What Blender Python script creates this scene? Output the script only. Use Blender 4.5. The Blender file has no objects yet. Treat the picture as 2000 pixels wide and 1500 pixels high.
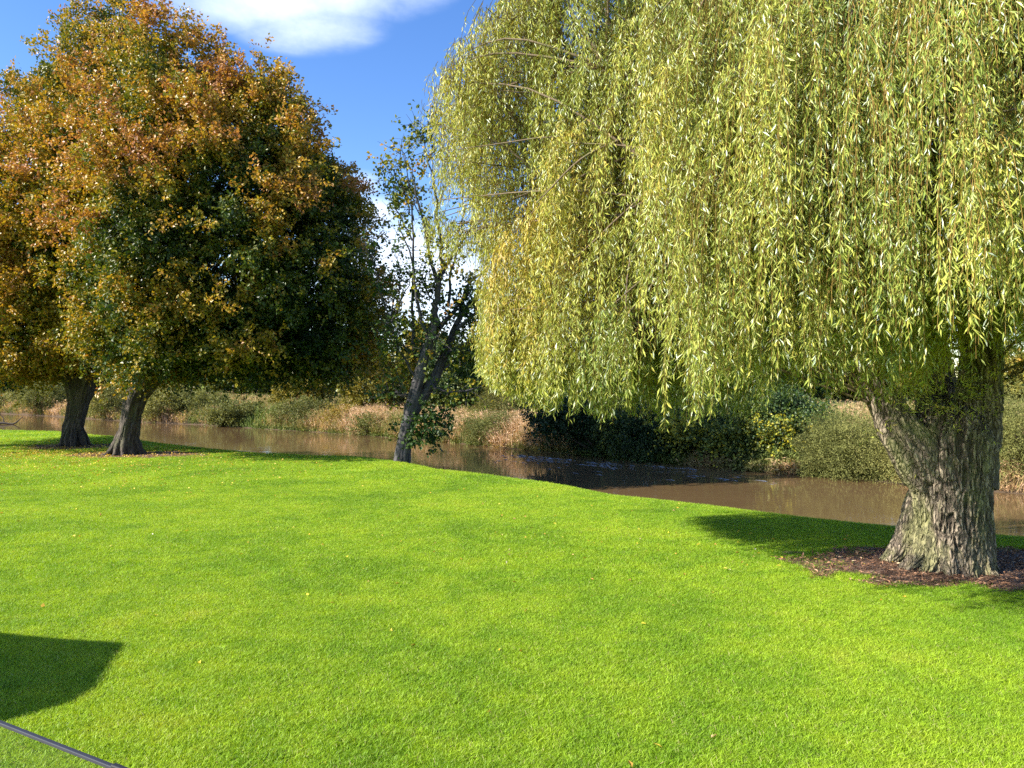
import bpy, math, random
import numpy as np
from mathutils import Vector
rng = np.random.default_rng(7)
random.seed(7)
S = bpy.context.scene
C = bpy.data.collections.new("Scene_objects"); S.collection.children.link(C)

# ------------------------------------------------------------------ camera
FP = 1500.0                     # focal length in photo pixels (photo 2000 wide), horizon at photo row 740
EYE = 2.5
cam = bpy.data.cameras.new("camera"); co = bpy.data.objects.new("camera", cam); S.collection.objects.link(co)
cam.lens = 27.0; cam.sensor_width = 36.0; cam.shift_y = -0.005
cam.clip_start = 0.05; cam.clip_end = 3000
co.location = (0, 0, EYE); co.rotation_euler = (math.radians(90), 0, 0)
S.camera = co

# ------------------------------------------------------------------ light
SUN_EL, SUN_DIR = math.radians(33.5), (0.945, 0.325)      # direction in which the shadows run
SUN_STRENGTH, SKY_STRENGTH = 5.0, 0.10
EXPOSURE = 1.52
S.view_settings.view_transform = 'Standard'; S.view_settings.look = 'None'
S.view_settings.exposure = EXPOSURE; S.view_settings.gamma = 1.0
sun = bpy.data.lights.new("sun", 'SUN'); so = bpy.data.objects.new("sun", sun); S.collection.objects.link(so)
sun.energy = SUN_STRENGTH; sun.angle = math.radians(0.6); sun.color = (1.0, 0.94, 0.84)
so.rotation_euler = Vector((SUN_DIR[0]*math.cos(SUN_EL), SUN_DIR[1]*math.cos(SUN_EL), -math.sin(SUN_EL))).to_track_quat('-Z', 'Y').to_euler()


class NT:
    """small node helper"""
    def __init__(s, tree):
        s.t = tree; s.n = tree.nodes; s.l = tree.links
    def new(s, typ, **kw):
        nd = s.n.new(typ)
        for k, v in kw.items():
            setattr(nd, k, v)
        return nd
    def put(s, sock, v):
        if v is None: return
        if isinstance(v, bpy.types.NodeSocket): s.l.new(v, sock)
        elif isinstance(v, (tuple, list)) and sock.type == 'RGBA' and len(v) == 3: sock.default_value = (*v, 1)
        else: sock.default_value = v
    def m(s, op, a, b=None, c=None, clamp=False):
        nd = s.new('ShaderNodeMath', operation=op); nd.use_clamp = clamp
        for i, v in enumerate((a, b, c)): s.put(nd.inputs[i], v)
        return nd.outputs[0]
    def noise(s, vec, scale, detail=4, rough=0.55, dist=0.0):
        nd = s.new('ShaderNodeTexNoise'); s.put(nd.inputs['Vector'], vec)
        nd.inputs['Scale'].default_value = scale; nd.inputs['Detail'].default_value = detail
        nd.inputs['Roughness'].default_value = rough; nd.inputs['Distortion'].default_value = dist
        return nd.outputs['Fac']
    def vscale(s, vec, v):
        nd = s.new('ShaderNodeVectorMath', operation='MULTIPLY'); s.put(nd.inputs[0], vec); nd.inputs[1].default_value = v
        return nd.outputs[0]
    def mix(s, f, a, b, blend='MIX'):
        nd = s.new('ShaderNodeMix', data_type='RGBA', blend_type=blend); nd.clamp_result = False
        s.put(nd.inputs[0], f); s.put(nd.inputs[6], a); s.put(nd.inputs[7], b)
        return nd.outputs[2]
    def ramp(s, f, stops):
        nd = s.new('ShaderNodeValToRGB'); cr = nd.color_ramp
        while len(cr.elements) < len(stops): cr.elements.new(0.5)
        for e, (p, c) in zip(cr.elements, stops):
            e.position = p; e.color = (*c, 1) if len(c) == 3 else c
        s.put(nd.inputs[0], f)
        return nd.outputs[0]
    def step(s, v, a, b):
        nd = s.new('ShaderNodeMapRange', interpolation_type='SMOOTHSTEP')
        s.put(nd.inputs[0], v); nd.inputs[1].default_value = a; nd.inputs[2].default_value = b
        return nd.outputs[0]
    def bump(s, h, strength=0.5, dist=0.02):
        nd = s.new('ShaderNodeBump'); s.put(nd.inputs['Height'], h)
        nd.inputs['Strength'].default_value = strength; nd.inputs['Distance'].default_value = dist
        return nd.outputs[0]


# world: physical sky with drifting white cloud
w = bpy.data.worlds.new("World"); S.world = w; w.use_nodes = True
g = NT(w.node_tree); g.n.clear()
out = g.new('ShaderNodeOutputWorld'); bg = g.new('ShaderNodeBackground'); g.l.new(bg.outputs[0], out.inputs[0])
sky = g.new('ShaderNodeTexSky', sky_type='NISHITA'); sky.sun_disc = False
sky.sun_elevation = SUN_EL; sky.sun_rotation = math.atan2(-SUN_DIR[0], -SUN_DIR[1])
sky.air_density = 1.0; sky.dust_density = 0.3; sky.ozone_density = 2.5
tc = g.new('ShaderNodeTexCoord').outputs['Generated']
sp = g.new('ShaderNodeSeparateXYZ'); g.l.new(tc, sp.inputs[0]); X, Y, Z = sp.outputs
hs = g.new('ShaderNodeHueSaturation'); g.l.new(sky.outputs[0], hs.inputs['Color'])
hs.inputs['Saturation'].default_value = 1.25; hs.inputs['Hue'].default_value = 0.512; hs.inputs['Value'].default_value = 0.95
yy = g.m('MAXIMUM', Y, 0.05)
u = g.m('DIVIDE', X, yy); v = g.m('DIVIDE', Z, yy)
n1 = g.noise(g.vscale(tc, (1, 1, 1.6)), 4.0, 9, 0.6, 0.3)
n2 = g.noise(g.vscale(tc, (1, 1, 2.2)), 11.0, 7, 0.62, 0.2)
nn = g.m('ADD', g.m('MULTIPLY', g.m('SUBTRACT', n1, 0.5), 2.2), g.m('MULTIPLY', g.m('SUBTRACT', n2, 0.5), 0.9))
total = None
for (px, py, rx, ry, k) in ((560, -5, 320, 85, 1.1), (610, 35, 190, 85, 0.85), (800, -20, 120, 60, .7), (712, 360, 45, 35, .7), (735, 412, 70, 38, 1.0),
                            (800, 540, 260, 130, 1.4), (1000, 640, 500, 110, 1.2), (200, 640, 500, 90, .8), (1850, 420, 200, 200, .7)):
    a = g.m('DIVIDE', g.m('SUBTRACT', u, (px-1000)/FP), rx/FP)
    b = g.m('DIVIDE', g.m('SUBTRACT', v, (740-py)/FP), ry/FP)
    d2 = g.m('ADD', g.m('MULTIPLY', a, a), g.m('MULTIPLY', b, b))
    f = g.m('MULTIPLY', g.m('SUBTRACT', 1.0, d2, clamp=True), k)
    total = f if total is None else g.m('MAXIMUM', total, f)
gate = g.step(Y, 0.1, 0.3)
mask = g.step(g.m('ADD', total, g.m('MULTIPLY', nn, g.m('MINIMUM', g.m('MULTIPLY', total, 3.0), 0.8))), 0.05, 1.75)
mask = g.m('MULTIPLY', mask, gate)
other = g.m('MULTIPLY', g.step(n1, 0.5, 0.68), g.m('SUBTRACT', 1.0, g.step(Y, -0.1, 0.4)))
mask = g.m('MAXIMUM', mask, g.m('MULTIPLY', other, .7))
mask = g.m('MULTIPLY', mask, 0.9)
cl = g.mix(n2, (4.6, 5.3, 6.6), (6.0, 6.3, 7.0))
g.put(bg.inputs['Color'], g.mix(mask, hs.outputs[0], cl)); bg.inputs['Strength'].default_value = SKY_STRENGTH

# ------------------------------------------------------------------ helpers
def P(px, py, d):
    """photo pixel seen at depth d -> point"""
    return np.array([(px-1000)/FP*d, d, EYE-(py-740)/FP*d])

def tag(o, label=None, cat=None, group=None, kind=None):
    if label: o['label'] = label
    if cat: o['category'] = cat
    if group: o['group'] = group
    if kind: o['kind'] = kind
    return o

def root(name, loc, label, cat, group=None):
    o = bpy.data.objects.new(name, None); C.objects.link(o); o.location = loc; o.empty_display_size = .3
    return tag(o, label, cat, group)

def mesh_obj(name, V, F, mat, parent=None, tint=None, smooth=False, tint2=None):
    """V (n,3) world coords; F (m,k) int array or list of such arrays"""
    me = bpy.data.meshes.new(name)
    V = np.asarray(V, dtype=np.float32)
    if parent is not None: V = V - np.array(parent.location, dtype=np.float32)
    Fs = F if isinstance(F, list) else [F]
    loops = np.concatenate([f.ravel() for f in Fs]).astype(np.int32)
    sizes = np.concatenate([np.full(len(f), f.shape[1], dtype=np.int32) for f in Fs])
    starts = np.concatenate([[0], np.cumsum(sizes)[:-1]]).astype(np.int32)
    me.vertices.add(len(V)); me.vertices.foreach_set('co', V.ravel())
    me.loops.add(len(loops)); me.loops.foreach_set('vertex_index', loops)
    me.polygons.add(len(sizes)); me.polygons.foreach_set('loop_start', starts)
    try: me.polygons.foreach_set('loop_total', sizes)
    except Exception: pass
    for nm, tt in (('tint', tint), ('tint2', tint2)):
        if tt is not None:
            at = me.attributes.new(nm, 'FLOAT', 'POINT'); at.data.foreach_set('value', np.asarray(tt, dtype=np.float32))
    me.update(calc_edges=True)
    me.polygons.foreach_set('use_smooth', np.full(len(sizes), bool(smooth)))
    me.materials.append(mat)
    o = bpy.data.objects.new(name, me); C.objects.link(o)
    if parent is not None: o.parent = parent
    return o

def _h(ix, iy, iz):
    n = (ix*374761393 + iy*668265263 + iz*2147483647*3 + 1013904223) & 0xffffffff
    n = ((n ^ (n >> 13))*1274126177) & 0xffffffff
    n = ((n ^ (n >> 16))*2246822519) & 0xffffffff
    return ((n ^ (n >> 15)) & 0xffffff)/float(0xffffff)

def vn(p, s=1.0, seed=0):
    p = np.asarray(p, dtype=np.float64)*s + seed*17.31
    i = np.floor(p).astype(np.int64); f = p-i; f = f*f*(3-2*f)
    r = 0
    for dx in (0, 1):
        for dy in (0, 1):
            for dz in (0, 1):
                wgt = (f[..., 0] if dx else 1-f[..., 0])*(f[..., 1] if dy else 1-f[..., 1])*(f[..., 2] if dz else 1-f[..., 2])
                r = r + wgt*_h(i[..., 0]+dx, i[..., 1]+dy, i[..., 2]+dz)
    return r

def fbm(p, s=1.0, o=4, seed=0):
    r = 0; a = .5; t = 0
    for k in range(o):
        r = r+a*vn(p, s*2**k, seed+k); t += a; a *= .5
    return r/t

def unit(a):
    return a/np.maximum(np.linalg.norm(a, axis=-1, keepdims=True), 1e-9)

def rdir(n):
    return unit(rng.normal(size=(n, 3)))

def leaf_geo(Pt, D, N, L, W, fold=0.15):
    """diamond leaves, vectorised; returns V, F"""
    n = len(Pt); D = unit(D); Sd = unit(np.cross(D, N)); Nn = np.cross(Sd, D)
    L = np.broadcast_to(L, n)[:, None]; W = np.broadcast_to(W, n)[:, None]
    V = np.empty((n, 4, 3))
    V[:, 0] = Pt
    V[:, 1] = Pt+D*L*.45+Sd*W*.5+Nn*W*fold
    V[:, 2] = Pt+D*L - Nn*L*.06
    V[:, 3] = Pt+D*L*.5-Sd*W*.5+Nn*W*fold
    return V.reshape(-1, 3), np.arange(n*4).reshape(n, 4)

def tube(path, rad, ns=8, cap=True):
    """tube along points"""
    path = np.asarray(path, float); m = len(path); rad = np.broadcast_to(rad, m)
    T = unit(np.gradient(path, axis=0))
    up = np.array([.13, .97, .2]); a = unit(np.cross(T, up)); b = np.cross(T, a)
    th = np.arange(ns)/ns*2*np.pi
    V = path[:, None]+rad[:, None, None]*(np.cos(th)[None, :, None]*a[:, None]+np.sin(th)[None, :, None]*b[:, None])
    V = V.reshape(-1, 3)
    i = np.arange(m-1)[:, None]*ns; j = np.arange(ns)[None]; k = (j+1) % ns
    F = np.stack([i+j, i+k, i+ns+k, i+ns+j], -1).reshape(-1, 4)
    return V, F

def tubes(lst, ns=6):
    Vs, Fs, o = [], [], 0
    for p, r in lst:
        V, F = tube(p, r, ns); Vs.append(V); Fs.append(F+o); o += len(V)
    return np.concatenate(Vs), np.concatenate(Fs)

def smooth_path(pts, n):
    pts = np.asarray(pts, float); m = len(pts)
    if m == 2:
        t = np.linspace(0, 1, n)[:, None]; return pts[0]*(1-t)+pts[1]*t
    E = np.vstack([2*pts[0]-pts[1], pts, 2*pts[-1]-pts[-2]])
    t = np.linspace(0, m-1-1e-6, n); i = t.astype(int); f = (t-i)[:, None]
    a, b, c, d = E[i], E[i+1], E[i+2], E[i+3]
    return .5*((2*b)+(-a+c)*f+(2*a-5*b+4*c-d)*f**2+(-a+3*b-3*c+d)*f**3)

def bark_tube(pts, rads, n, ns, ridge=.03, rf=9, zf=1.2, flute=0, nfl=5, seed=0, twist=0.0):
    """thick trunk with vertical furrows, optional muscular flutes"""
    path = smooth_path(pts, n); t = np.linspace(0, 1, n)
    r = np.interp(t, np.linspace(0, 1, len(rads)), rads)
    V, F = tube(path, r, ns); V = V.reshape(n, ns, 3)
    c = path[:, None]; d = V-c; dl = np.linalg.norm(d, axis=2, keepdims=True); dn = d/dl
    th = (np.arange(ns)/ns*2*np.pi)[None]+twist*t[:, None]
    q = np.stack([np.cos(th)*rf/3, np.sin(th)*rf/3, np.broadcast_to((path[:, 2]*zf)[:, None], (n, ns))], -1)
    q = q+.5*(fbm(q*1.0, 1.7, 2, seed+50)[..., None]-.5)
    r1 = 1-np.abs(fbm(q, 1.0, 3, seed)*2-1)*5.0
    r2 = 1-np.abs(fbm(q, 2.6, 2, seed+9)*2-1)*4.0
    r1 = 1-(1-np.clip(r1, -1, 1))**1.4; r2 = np.clip(r2, -1, 1)
    h = np.clip(.62*r1+.38*r2, -1, 1)
    fl = np.cos(th*nfl+2.4*fbm(np.stack([np.cos(th)*.6, np.sin(th)*.6, q[..., 2]*.25], -1), 1, 2, seed+3)*4)
    low = fbm(np.stack([dn[..., 0]*1.3, dn[..., 1]*1.3, path[:, 2][:, None]*.9+dn[..., 2]*0], -1), 1.0, 2, seed+20)-.5
    disp = ridge*h+flute*fl*r[:, None]+low*.28*r[:, None]
    V = c+d*(1+disp[..., None]/dl)
    return V.reshape(-1, 3), F, np.clip(h*.5+.5, 0, 1).ravel()

def join(parts):
    Vs, Fs, Ts, o = [], [], [], 0
    for V, F, T in parts:
        Vs.append(V); Fs.append(F+o); Ts.append(T); o += len(V)
    return np.concatenate(Vs), np.concatenate(Fs), np.concatenate(Ts)

# ------------------------------------------------------------------ materials
def mat_new(name):
    m = bpy.data.materials.new(name); m.use_nodes = True
    q = NT(m.node_tree); q.n.clear()
    o = q.new('ShaderNodeOutputMaterial')
    return m, q, o

def leaf_mat(name, stops, trans=.35, rough=.5, spec=.35, tstops=None, vary=.25):
    m, q, o = mat_new(name)
    at = q.new('ShaderNodeAttribute', attribute_name='tint').outputs['Fac']
    col = q.ramp(at, stops)
    geo = q.new('ShaderNodeNewGeometry')
    rnd = geo.outputs['Random Per Island']
    k = q.m('ADD', q.m('MULTIPLY', rnd, vary*2), 1-vary)
    mul = q.new('ShaderNodeVectorMath', operation='SCALE'); q.l.new(col, mul.inputs[0]); q.l.new(k, mul.inputs['Scale'])
    col2 = mul.outputs[0]
    bs = q.new('ShaderNodeBsdfPrincipled'); q.put(bs.inputs['Base Color'], col2)
    bs.inputs['Roughness'].default_value = rough; bs.inputs['Specular IOR Level'].default_value = spec
    tr = q.new('ShaderNodeBsdfTranslucent')
    tcol = q.mix(1.0, col2, (1.25, 1.15, .55), 'MULTIPLY'); q.put(tr.inputs['Color'], tcol)
    mx = q.new('ShaderNodeMixShader'); mx.inputs[0].default_value = trans
    q.l.new(bs.outputs[0], mx.inputs[1]); q.l.new(tr.outputs[0], mx.inputs[2]); q.l.new(mx.outputs[0], o.inputs[0])
    return m

def bark_mat(name, dark, light, moss=None, moss_amt=.5, scale=1.0, rough=.9, bump=.6, plates=0.0):
    m, q, o = mat_new(name)
    at = q.new('ShaderNodeAttribute', attribute_name='tint').outputs['Fac']
    pos = q.new('ShaderNodeNewGeometry').outputs['Position']
    nz = q.noise(q.vscale(pos, (1, 1, .35)), 14*scale, 6, .65)
    f = q.m('ADD', q.m('MULTIPLY', at, .75), q.m('MULTIPLY', q.m('SUBTRACT', nz, .5), .9), clamp=True)
    col = q.ramp(f, [(0.12, dark), (.45, tuple((a+b)/2*.85 for a, b in zip(dark, light))), (.85, light)])
    if plates:
        wv = q.new('ShaderNodeVectorMath', operation='ADD'); nzv = q.new('ShaderNodeTexNoise'); q.l.new(pos, nzv.inputs['Vector']); nzv.inputs['Scale'].default_value = 6; nzv.inputs['Detail'].default_value = 4
        q.l.new(q.vscale(pos, (1, 1, .26)), wv.inputs[0]); q.l.new(q.vscale(nzv.outputs['Color'], (.09, .09, .05)), wv.inputs[1])
        vo = q.new('ShaderNodeTexVoronoi', feature='DISTANCE_TO_EDGE'); q.l.new(wv.outputs[0], vo.inputs['Vector']); vo.inputs['Scale'].default_value = 21
        crack = q.step(vo.outputs['Distance'], .0, .22)
        col = q.mix(q.m('MULTIPLY', q.m('SUBTRACT', 1.0, crack), plates), col, tuple(c*.9 for c in dark))
    if moss:
        mm = q.step(q.noise(q.vscale(pos, (1, 1, .45)), 2.6*scale, 4, .6), .62-moss_amt*.35, .78-moss_amt*.3)
        col = q.mix(q.m('MULTIPLY', mm, .75), col, moss)
    patch = q.noise(pos, 1.3, 3, .5)
    col = q.mix(q.m('MULTIPLY', patch, .4), col, tuple(c*.7 for c in light))
    bs = q.new('ShaderNodeBsdfPrincipled'); q.put(bs.inputs['Base Color'], col); bs.inputs['Roughness'].default_value = rough
    bs.inputs['Specular IOR Level'].default_value = .2
    hgt = q.noise(q.vscale(pos, (1, 1, .3)), 45*scale, 5, .7)
    if plates: hgt = q.m('ADD', q.m('MULTIPLY', hgt, .5), q.m('MULTIPLY', crack, 1.2))
    q.put(bs.inputs['Normal'], q.bump(hgt, bump, .02))
    q.l.new(bs.outputs[0], o.inputs[0])
    return m

M = {}
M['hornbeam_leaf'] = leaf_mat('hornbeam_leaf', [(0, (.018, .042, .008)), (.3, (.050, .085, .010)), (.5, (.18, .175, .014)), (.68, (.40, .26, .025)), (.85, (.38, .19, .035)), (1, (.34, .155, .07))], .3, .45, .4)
M['willow_leaf'] = leaf_mat('willow_leaf', [(0, (.10, .16, .03)), (.3, (.25, .30, .055)), (.6, (.43, .44, .085)), (.8, (.52, .45, .085)), (.93, (.52, .36, .075)), (1, (.62, .68, .52))], .27, .42, .5, vary=.3)
M['sycamore_leaf'] = leaf_mat('sycamore_leaf', [(0, (.018, .05, .010)), (.35, (.06, .10, .018)), (.6, (.26, .25, .02)), (.8, (.36, .20, .03)), (1, (.30, .13, .05))], .35, .5, .3)
M['sallow_leaf'] = leaf_mat('sallow_leaf', [(0, (.07, .085, .025)), (.5, (.17, .18, .05)), (1, (.32, .30, .10))], .3, .6, .2)
M['dark_leaf'] = leaf_mat('dark_leaf', [(0, (.016, .038, .012)), (.5, (.045, .085, .022)), (.78, (.16, .19, .025)), (1, (.42, .36, .025))], .25, .45, .35)
M['autumn_leaf'] = leaf_mat('autumn_leaf', [(0, (.07, .08, .02)), (.5, (.20, .18, .03)), (1, (.36, .22, .04))], .3, .6, .2)
M['reed'] = leaf_mat('reed', [(0, (.10, .15, .035)), (.3, (.22, .22, .07)), (.5, (.34, .27, .12)), (.68, (.40, .25, .13)), (1, (.60, .43, .29))], .3, .7, .15)
M['grass_blade'] = None
M['willow_bark'] = bark_mat('willow_bark', (.05, .038, .030), (.47, .38, .28), (.20, .215, .07), .5, bump=.95, plates=.9)
M['hornbeam_bark'] = bark_mat('hornbeam_bark', (.022, .018, .016), (.15, .125, .10), (.06, .065, .03), .4, 1.2, plates=.5)
M['sycamore_bark'] = bark_mat('sycamore_bark', (.025, .023, .026), (.13, .12, .12), (.06, .07, .04), .15, 1.5)
M['withy'] = bark_mat('withy', (.26, .17, .045), (.42, .28, .08), None, 0, 1.0, .6, .1)
M['limb_bark'] = bark_mat('limb_bark', (.07, .05, .035), (.28, .21, .13), (.14, .15, .05), .3, 1.0)
M['stem_bark'] = bark_mat('stem_bark', (.04, .033, .027), (.16, .13, .10), None)

def field_noise(q, pos):
    return q.noise(pos, .45, 4, .55), q.noise(pos, 2.6, 4, .6), q.noise(pos, 18, 3, .6)

def grass_color(q, pos, at=None):
    a, b, c = field_noise(q, pos)
    base = q.ramp(q.m('ADD', q.m('MULTIPLY', a, .6), q.m('MULTIPLY', b, .45)), [(.30, (.12, .235, .014)), (.46, (.20, .34, .018)), (.60, (.295, .425, .024)), (.74, (.375, .44, .045))])
    return base, b, c

m, q, o = mat_new('grass_blade')
pos = q.new('ShaderNodeNewGeometry').outputs['Position']
base, b, c = grass_color(q, pos)
at = q.new('ShaderNodeAttribute', attribute_name='tint').outputs['Fac']
k = q.m('ADD', q.m('MULTIPLY', at, .8), .64)
sc = q.new('ShaderNodeVectorMath', operation='SCALE'); q.l.new(base, sc.inputs[0]); q.l.new(k, sc.inputs['Scale'])
col = q.mix(q.m('GREATER_THAN', at, .965), sc.outputs[0], (.45, .42, .16))
bs = q.new('ShaderNodeBsdfPrincipled'); q.put(bs.inputs['Base Color'], col); bs.inputs['Roughness'].default_value = .5; bs.inputs['Specular IOR Level'].default_value = .3
tr = q.new('ShaderNodeBsdfTranslucent'); q.put(tr.inputs['Color'], q.mix(1.0, col, (1.3, 1.2, .5), 'MULTIPLY'))
mx = q.new('ShaderNodeMixShader'); mx.inputs[0].default_value = .4
q.l.new(bs.outputs[0], mx.inputs[1]); q.l.new(tr.outputs[0], mx.inputs[2]); q.l.new(mx.outputs[0], o.inputs[0])
M['grass_blade'] = m

m, q, o = mat_new('ground')
pos = q.new('ShaderNodeNewGeometry').outputs['Position']
base, b, c = grass_color(q, pos)
zz = q.new('ShaderNodeSeparateXYZ'); q.l.new(pos, zz.inputs[0])
lawn = q.new('ShaderNodeAttribute', attribute_name='tint').outputs['Fac']      # 1 on the mown lawn, 0 on banks and meadow
dk = q.mix(1.0, base, (.75, .75, .75), 'MULTIPLY')
mead = q.ramp(b, [(.3, (.07, .085, .025)), (.5, (.14, .12, .05)), (.7, (.24, .19, .09))])
mud = q.mix(c, (.05, .035, .022), (.12, .085, .055))
col = q.mix(lawn, mead, dk)
col = q.mix(q.step(zz.outputs[2], -.45, -.75), col, mud)
bs = q.new('ShaderNodeBsdfPrincipled'); q.put(bs.inputs['Base Color'], col); bs.inputs['Roughness'].default_value = .95; bs.inputs['Specular IOR Level'].default_value = .1
q.put(bs.inputs['Normal'], q.bump(q.noise(pos, 60, 4, .7), .8, .03)); q.l.new(bs.outputs[0], o.inputs[0])
M['ground'] = m

m, q, o = mat_new('soil')
pos = q.new('ShaderNodeNewGeometry').outputs['Position']
n = q.noise(pos, 22, 6, .7); n2_ = q.noise(pos, 90, 3, .7)
col = q.ramp(n, [(.3, (.05, .028, .017)), (.5, (.14, .078, .048)), (.7, (.30, .18, .115))])
bs = q.new('ShaderNodeBsdfPrincipled'); q.put(bs.inputs['Base Color'], col); bs.inputs['Roughness'].default_value = .95
q.put(bs.inputs['Normal'], q.bump(q.m('ADD', n, n2_), 1.0, .04)); q.l.new(bs.outputs[0], o.inputs[0])
M['soil'] = m
M['chip'] = leaf_mat('chip', [(0, (.07, .038, .022)), (.4, (.22, .115, .065)), (.75, (.40, .23, .14)), (.9, (.52, .36, .23)), (1, (.55, .50, .3))], .1, .7, .2)
M['fallen_leaf'] = leaf_mat('fallen_leaf', [(0, (.22, .10, .03)), (.35, (.45, .27, .03)), (.75, (.62, .50, .06)), (.93, (.50, .34, .16)), (1, (.75, .72, .62))], .2, .6, .3)

m, q, o = mat_new('water')
pos = q.new('ShaderNodeNewGeometry').outputs['Position']
bs = q.new('ShaderNodeBsdfPrincipled')
silt = q.noise(q.vscale(pos, (.35, 1, 1)), .6, 4, .6)
q.put(bs.inputs['Base Color'], q.mix(silt, (.085, .053, .024), (.125, .080, .038)))
bs.inputs['Roughness'].default_value = .03; bs.inputs['IOR'].default_value = 1.333; bs.inputs['Specular IOR Level'].default_value = .5
rip = q.m('ADD', q.m('MULTIPLY', q.noise(q.vscale(pos, (.8, 1.6, 1)), 2.2, 3, .5, .4), .6), q.m('MULTIPLY', q.noise(q.vscale(pos, (1, 1.8, 1)), 9, 3, .5), .10))
sx = q.new('ShaderNodeSeparateXYZ'); q.l.new(pos, sx.inputs[0])
# fast shallow riffle by the overhanging bush
rx_ = q.m('DIVIDE', q.m('SUBTRACT', sx.outputs[0], 5.3), 3.6); ry_ = q.m('DIVIDE', q.m('SUBTRACT', q.m('ADD', sx.outputs[1], q.m('MULTIPLY', sx.outputs[0], .78)), 34.6), 1.9)
rm = q.m('SUBTRACT', 1.0, q.m('ADD', q.m('MULTIPLY', rx_, rx_), q.m('MULTIPLY', ry_, ry_)), clamp=True)
rm = q.m('MULTIPLY', rm, q.step(q.noise(pos, .9, 3, .5), .42, .6))
rif = q.m('MULTIPLY', q.noise(q.vscale(pos, (.7, 1.5, 1)), 7, 4, .6, .6), q.m('MULTIPLY', rm, 30.0))
calm = q.m('ADD', .35, q.m('MULTIPLY', q.step(q.noise(q.vscale(pos, (.3, .8, 1)), .5, 3, .5), .35, .65), .9))
q.put(bs.inputs['Normal'], q.bump(q.m('ADD', q.m('MULTIPLY', rip, calm), rif), .075, .1))
q.l.new(bs.outputs[0], o.inputs[0]); M['water'] = m

def plain(name, col, rough=.5, metal=0.0, nz=.15, scale=20):
    m, q, o = mat_new(name)
    pos = q.new('ShaderNodeTexCoord').outputs['Object']
    n = q.noise(pos, scale, 4, .6)
    bs = q.new('ShaderNodeBsdfPrincipled'); q.put(bs.inputs['Base Color'], q.mix(n, tuple(c*(1-nz) for c in col), tuple(c*(1+nz) for c in col)))
    bs.inputs['Roughness'].default_value = rough; bs.inputs['Metallic'].default_value = metal
    q.l.new(bs.outputs[0], o.inputs[0]); return m
M['rail'] = plain('rail', (.028, .03, .04), .45, .2)
M['black'] = plain('black', (.012, .012, .014), .5)
M['canvas'] = plain('canvas', (.45, .42, .36), .9)
M['paving'] = plain('paving', (.30, .28, .25), .9, 0, .3, 6)
M['wood'] = plain('wood', (.22, .13, .07), .6)
m, q, o = mat_new('pane_glass')
tr = q.new('ShaderNodeBsdfTransparent'); tr.inputs[0].default_value = (.93, .95, .94, 1)
gl = q.new('ShaderNodeBsdfGlossy'); gl.inputs['Roughness'].default_value = .02
mx = q.new('ShaderNodeMixShader'); mx.inputs[0].default_value = .012; q.l.new(tr.outputs[0], mx.inputs[1]); q.l.new(gl.outputs[0], mx.inputs[2]); q.l.new(mx.outputs[0], o.inputs[0])
M['glass'] = m

# ------------------------------------------------------------------ terrain
def ground_pt(px, py, depth=EYE):
    d = depth*FP/(py-740); return ((px-1000)/FP*d, d)
NEAR = [(-260, 190), (-110, 92), (-60, 58)] + [ground_pt(*p) for p in ((0, 840), (110, 843), (220, 853), (290, 864), (400, 876), (500, 885), (600, 890), (690, 892), (760, 900), (850, 917), (950, 928), (1000, 934), (1100, 948), (1200, 968), (1300, 978), (1400, 990), (1500, 1002), (1600, 1014), (1700, 1024), (1800, 1033), (1940, 1045), (2000, 1050))] + [(11, 10.6), (16, 8), (30, 1), (70, -20), (200, -90)]
WZ = -1.0
FAR = [(-400, 330), (-150, 150), (-80, 97)] + [ground_pt(x, y, EYE-WZ) for x, y in ((0, 808), (100, 813), (200, 820), (300, 826), (400, 830), (500, 837), (600, 843), (700, 850), (780, 856), (860, 863), (960, 873), (1060, 882), (1140, 888), (1220, 896), (1330, 905), (1430, 915), (1560, 925), (1640, 932), (1760, 946), (2000, 965))] + [(22, 21), (34, 15), (80, -8), (230, -80)]
NEAR, FAR = np.array(NEAR), np.array(FAR)

def sdist(pts, line):
    """signed distance, positive on the far (left-hand of travel) side"""
    best = np.full(len(pts), 1e9); sg = np.zeros(len(pts))
    for a, b in zip(line[:-1], line[1:]):
        d = b-a; L2 = (d**2).sum(); t = np.clip(((pts-a)@d)/L2, 0, 1)
        r = pts-(a+t[:, None]*d); dist = np.hypot(r[:, 0], r[:, 1])
        cr = d[0]*r[:, 1]-d[1]*r[:, 0]
        u_ = dist < best-1e-9; best = np.where(u_, dist, best); sg = np.where(u_, np.sign(cr), sg)
    return best*sg

def sst(x, a, b):
    t = np.clip((x-a)/(b-a), 0, 1); return t*t*(3-2*t)

def height(x, y):
    x = np.asarray(x, float); y = np.asarray(y, float); sh = x.shape
    pts = np.stack([x.ravel(), y.ravel()], -1)
    n = sdist(pts, NEAR); f = sdist(pts, FAR)
    p3 = np.column_stack([pts, np.zeros(len(pts))])
    near_h = -2.0*sst(n, -.25, 3.4) + (fbm(p3, .35, 2, 5)-.5)*.05*sst(-n, 0.5, 3)
    far_h = -2.0+1.0*sst(f, -2.5, 0)+.55*sst(f, 0, 1.0)+.75*sst(f, .8, 9)+(fbm(p3, .4, 3, 8)-.5)*.35*sst(f, .3, 3)
    h = np.where(f > -2.5, np.maximum(far_h, -2.0), near_h)
    return h.reshape(sh), n.reshape(sh), f.reshape(sh)

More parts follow.
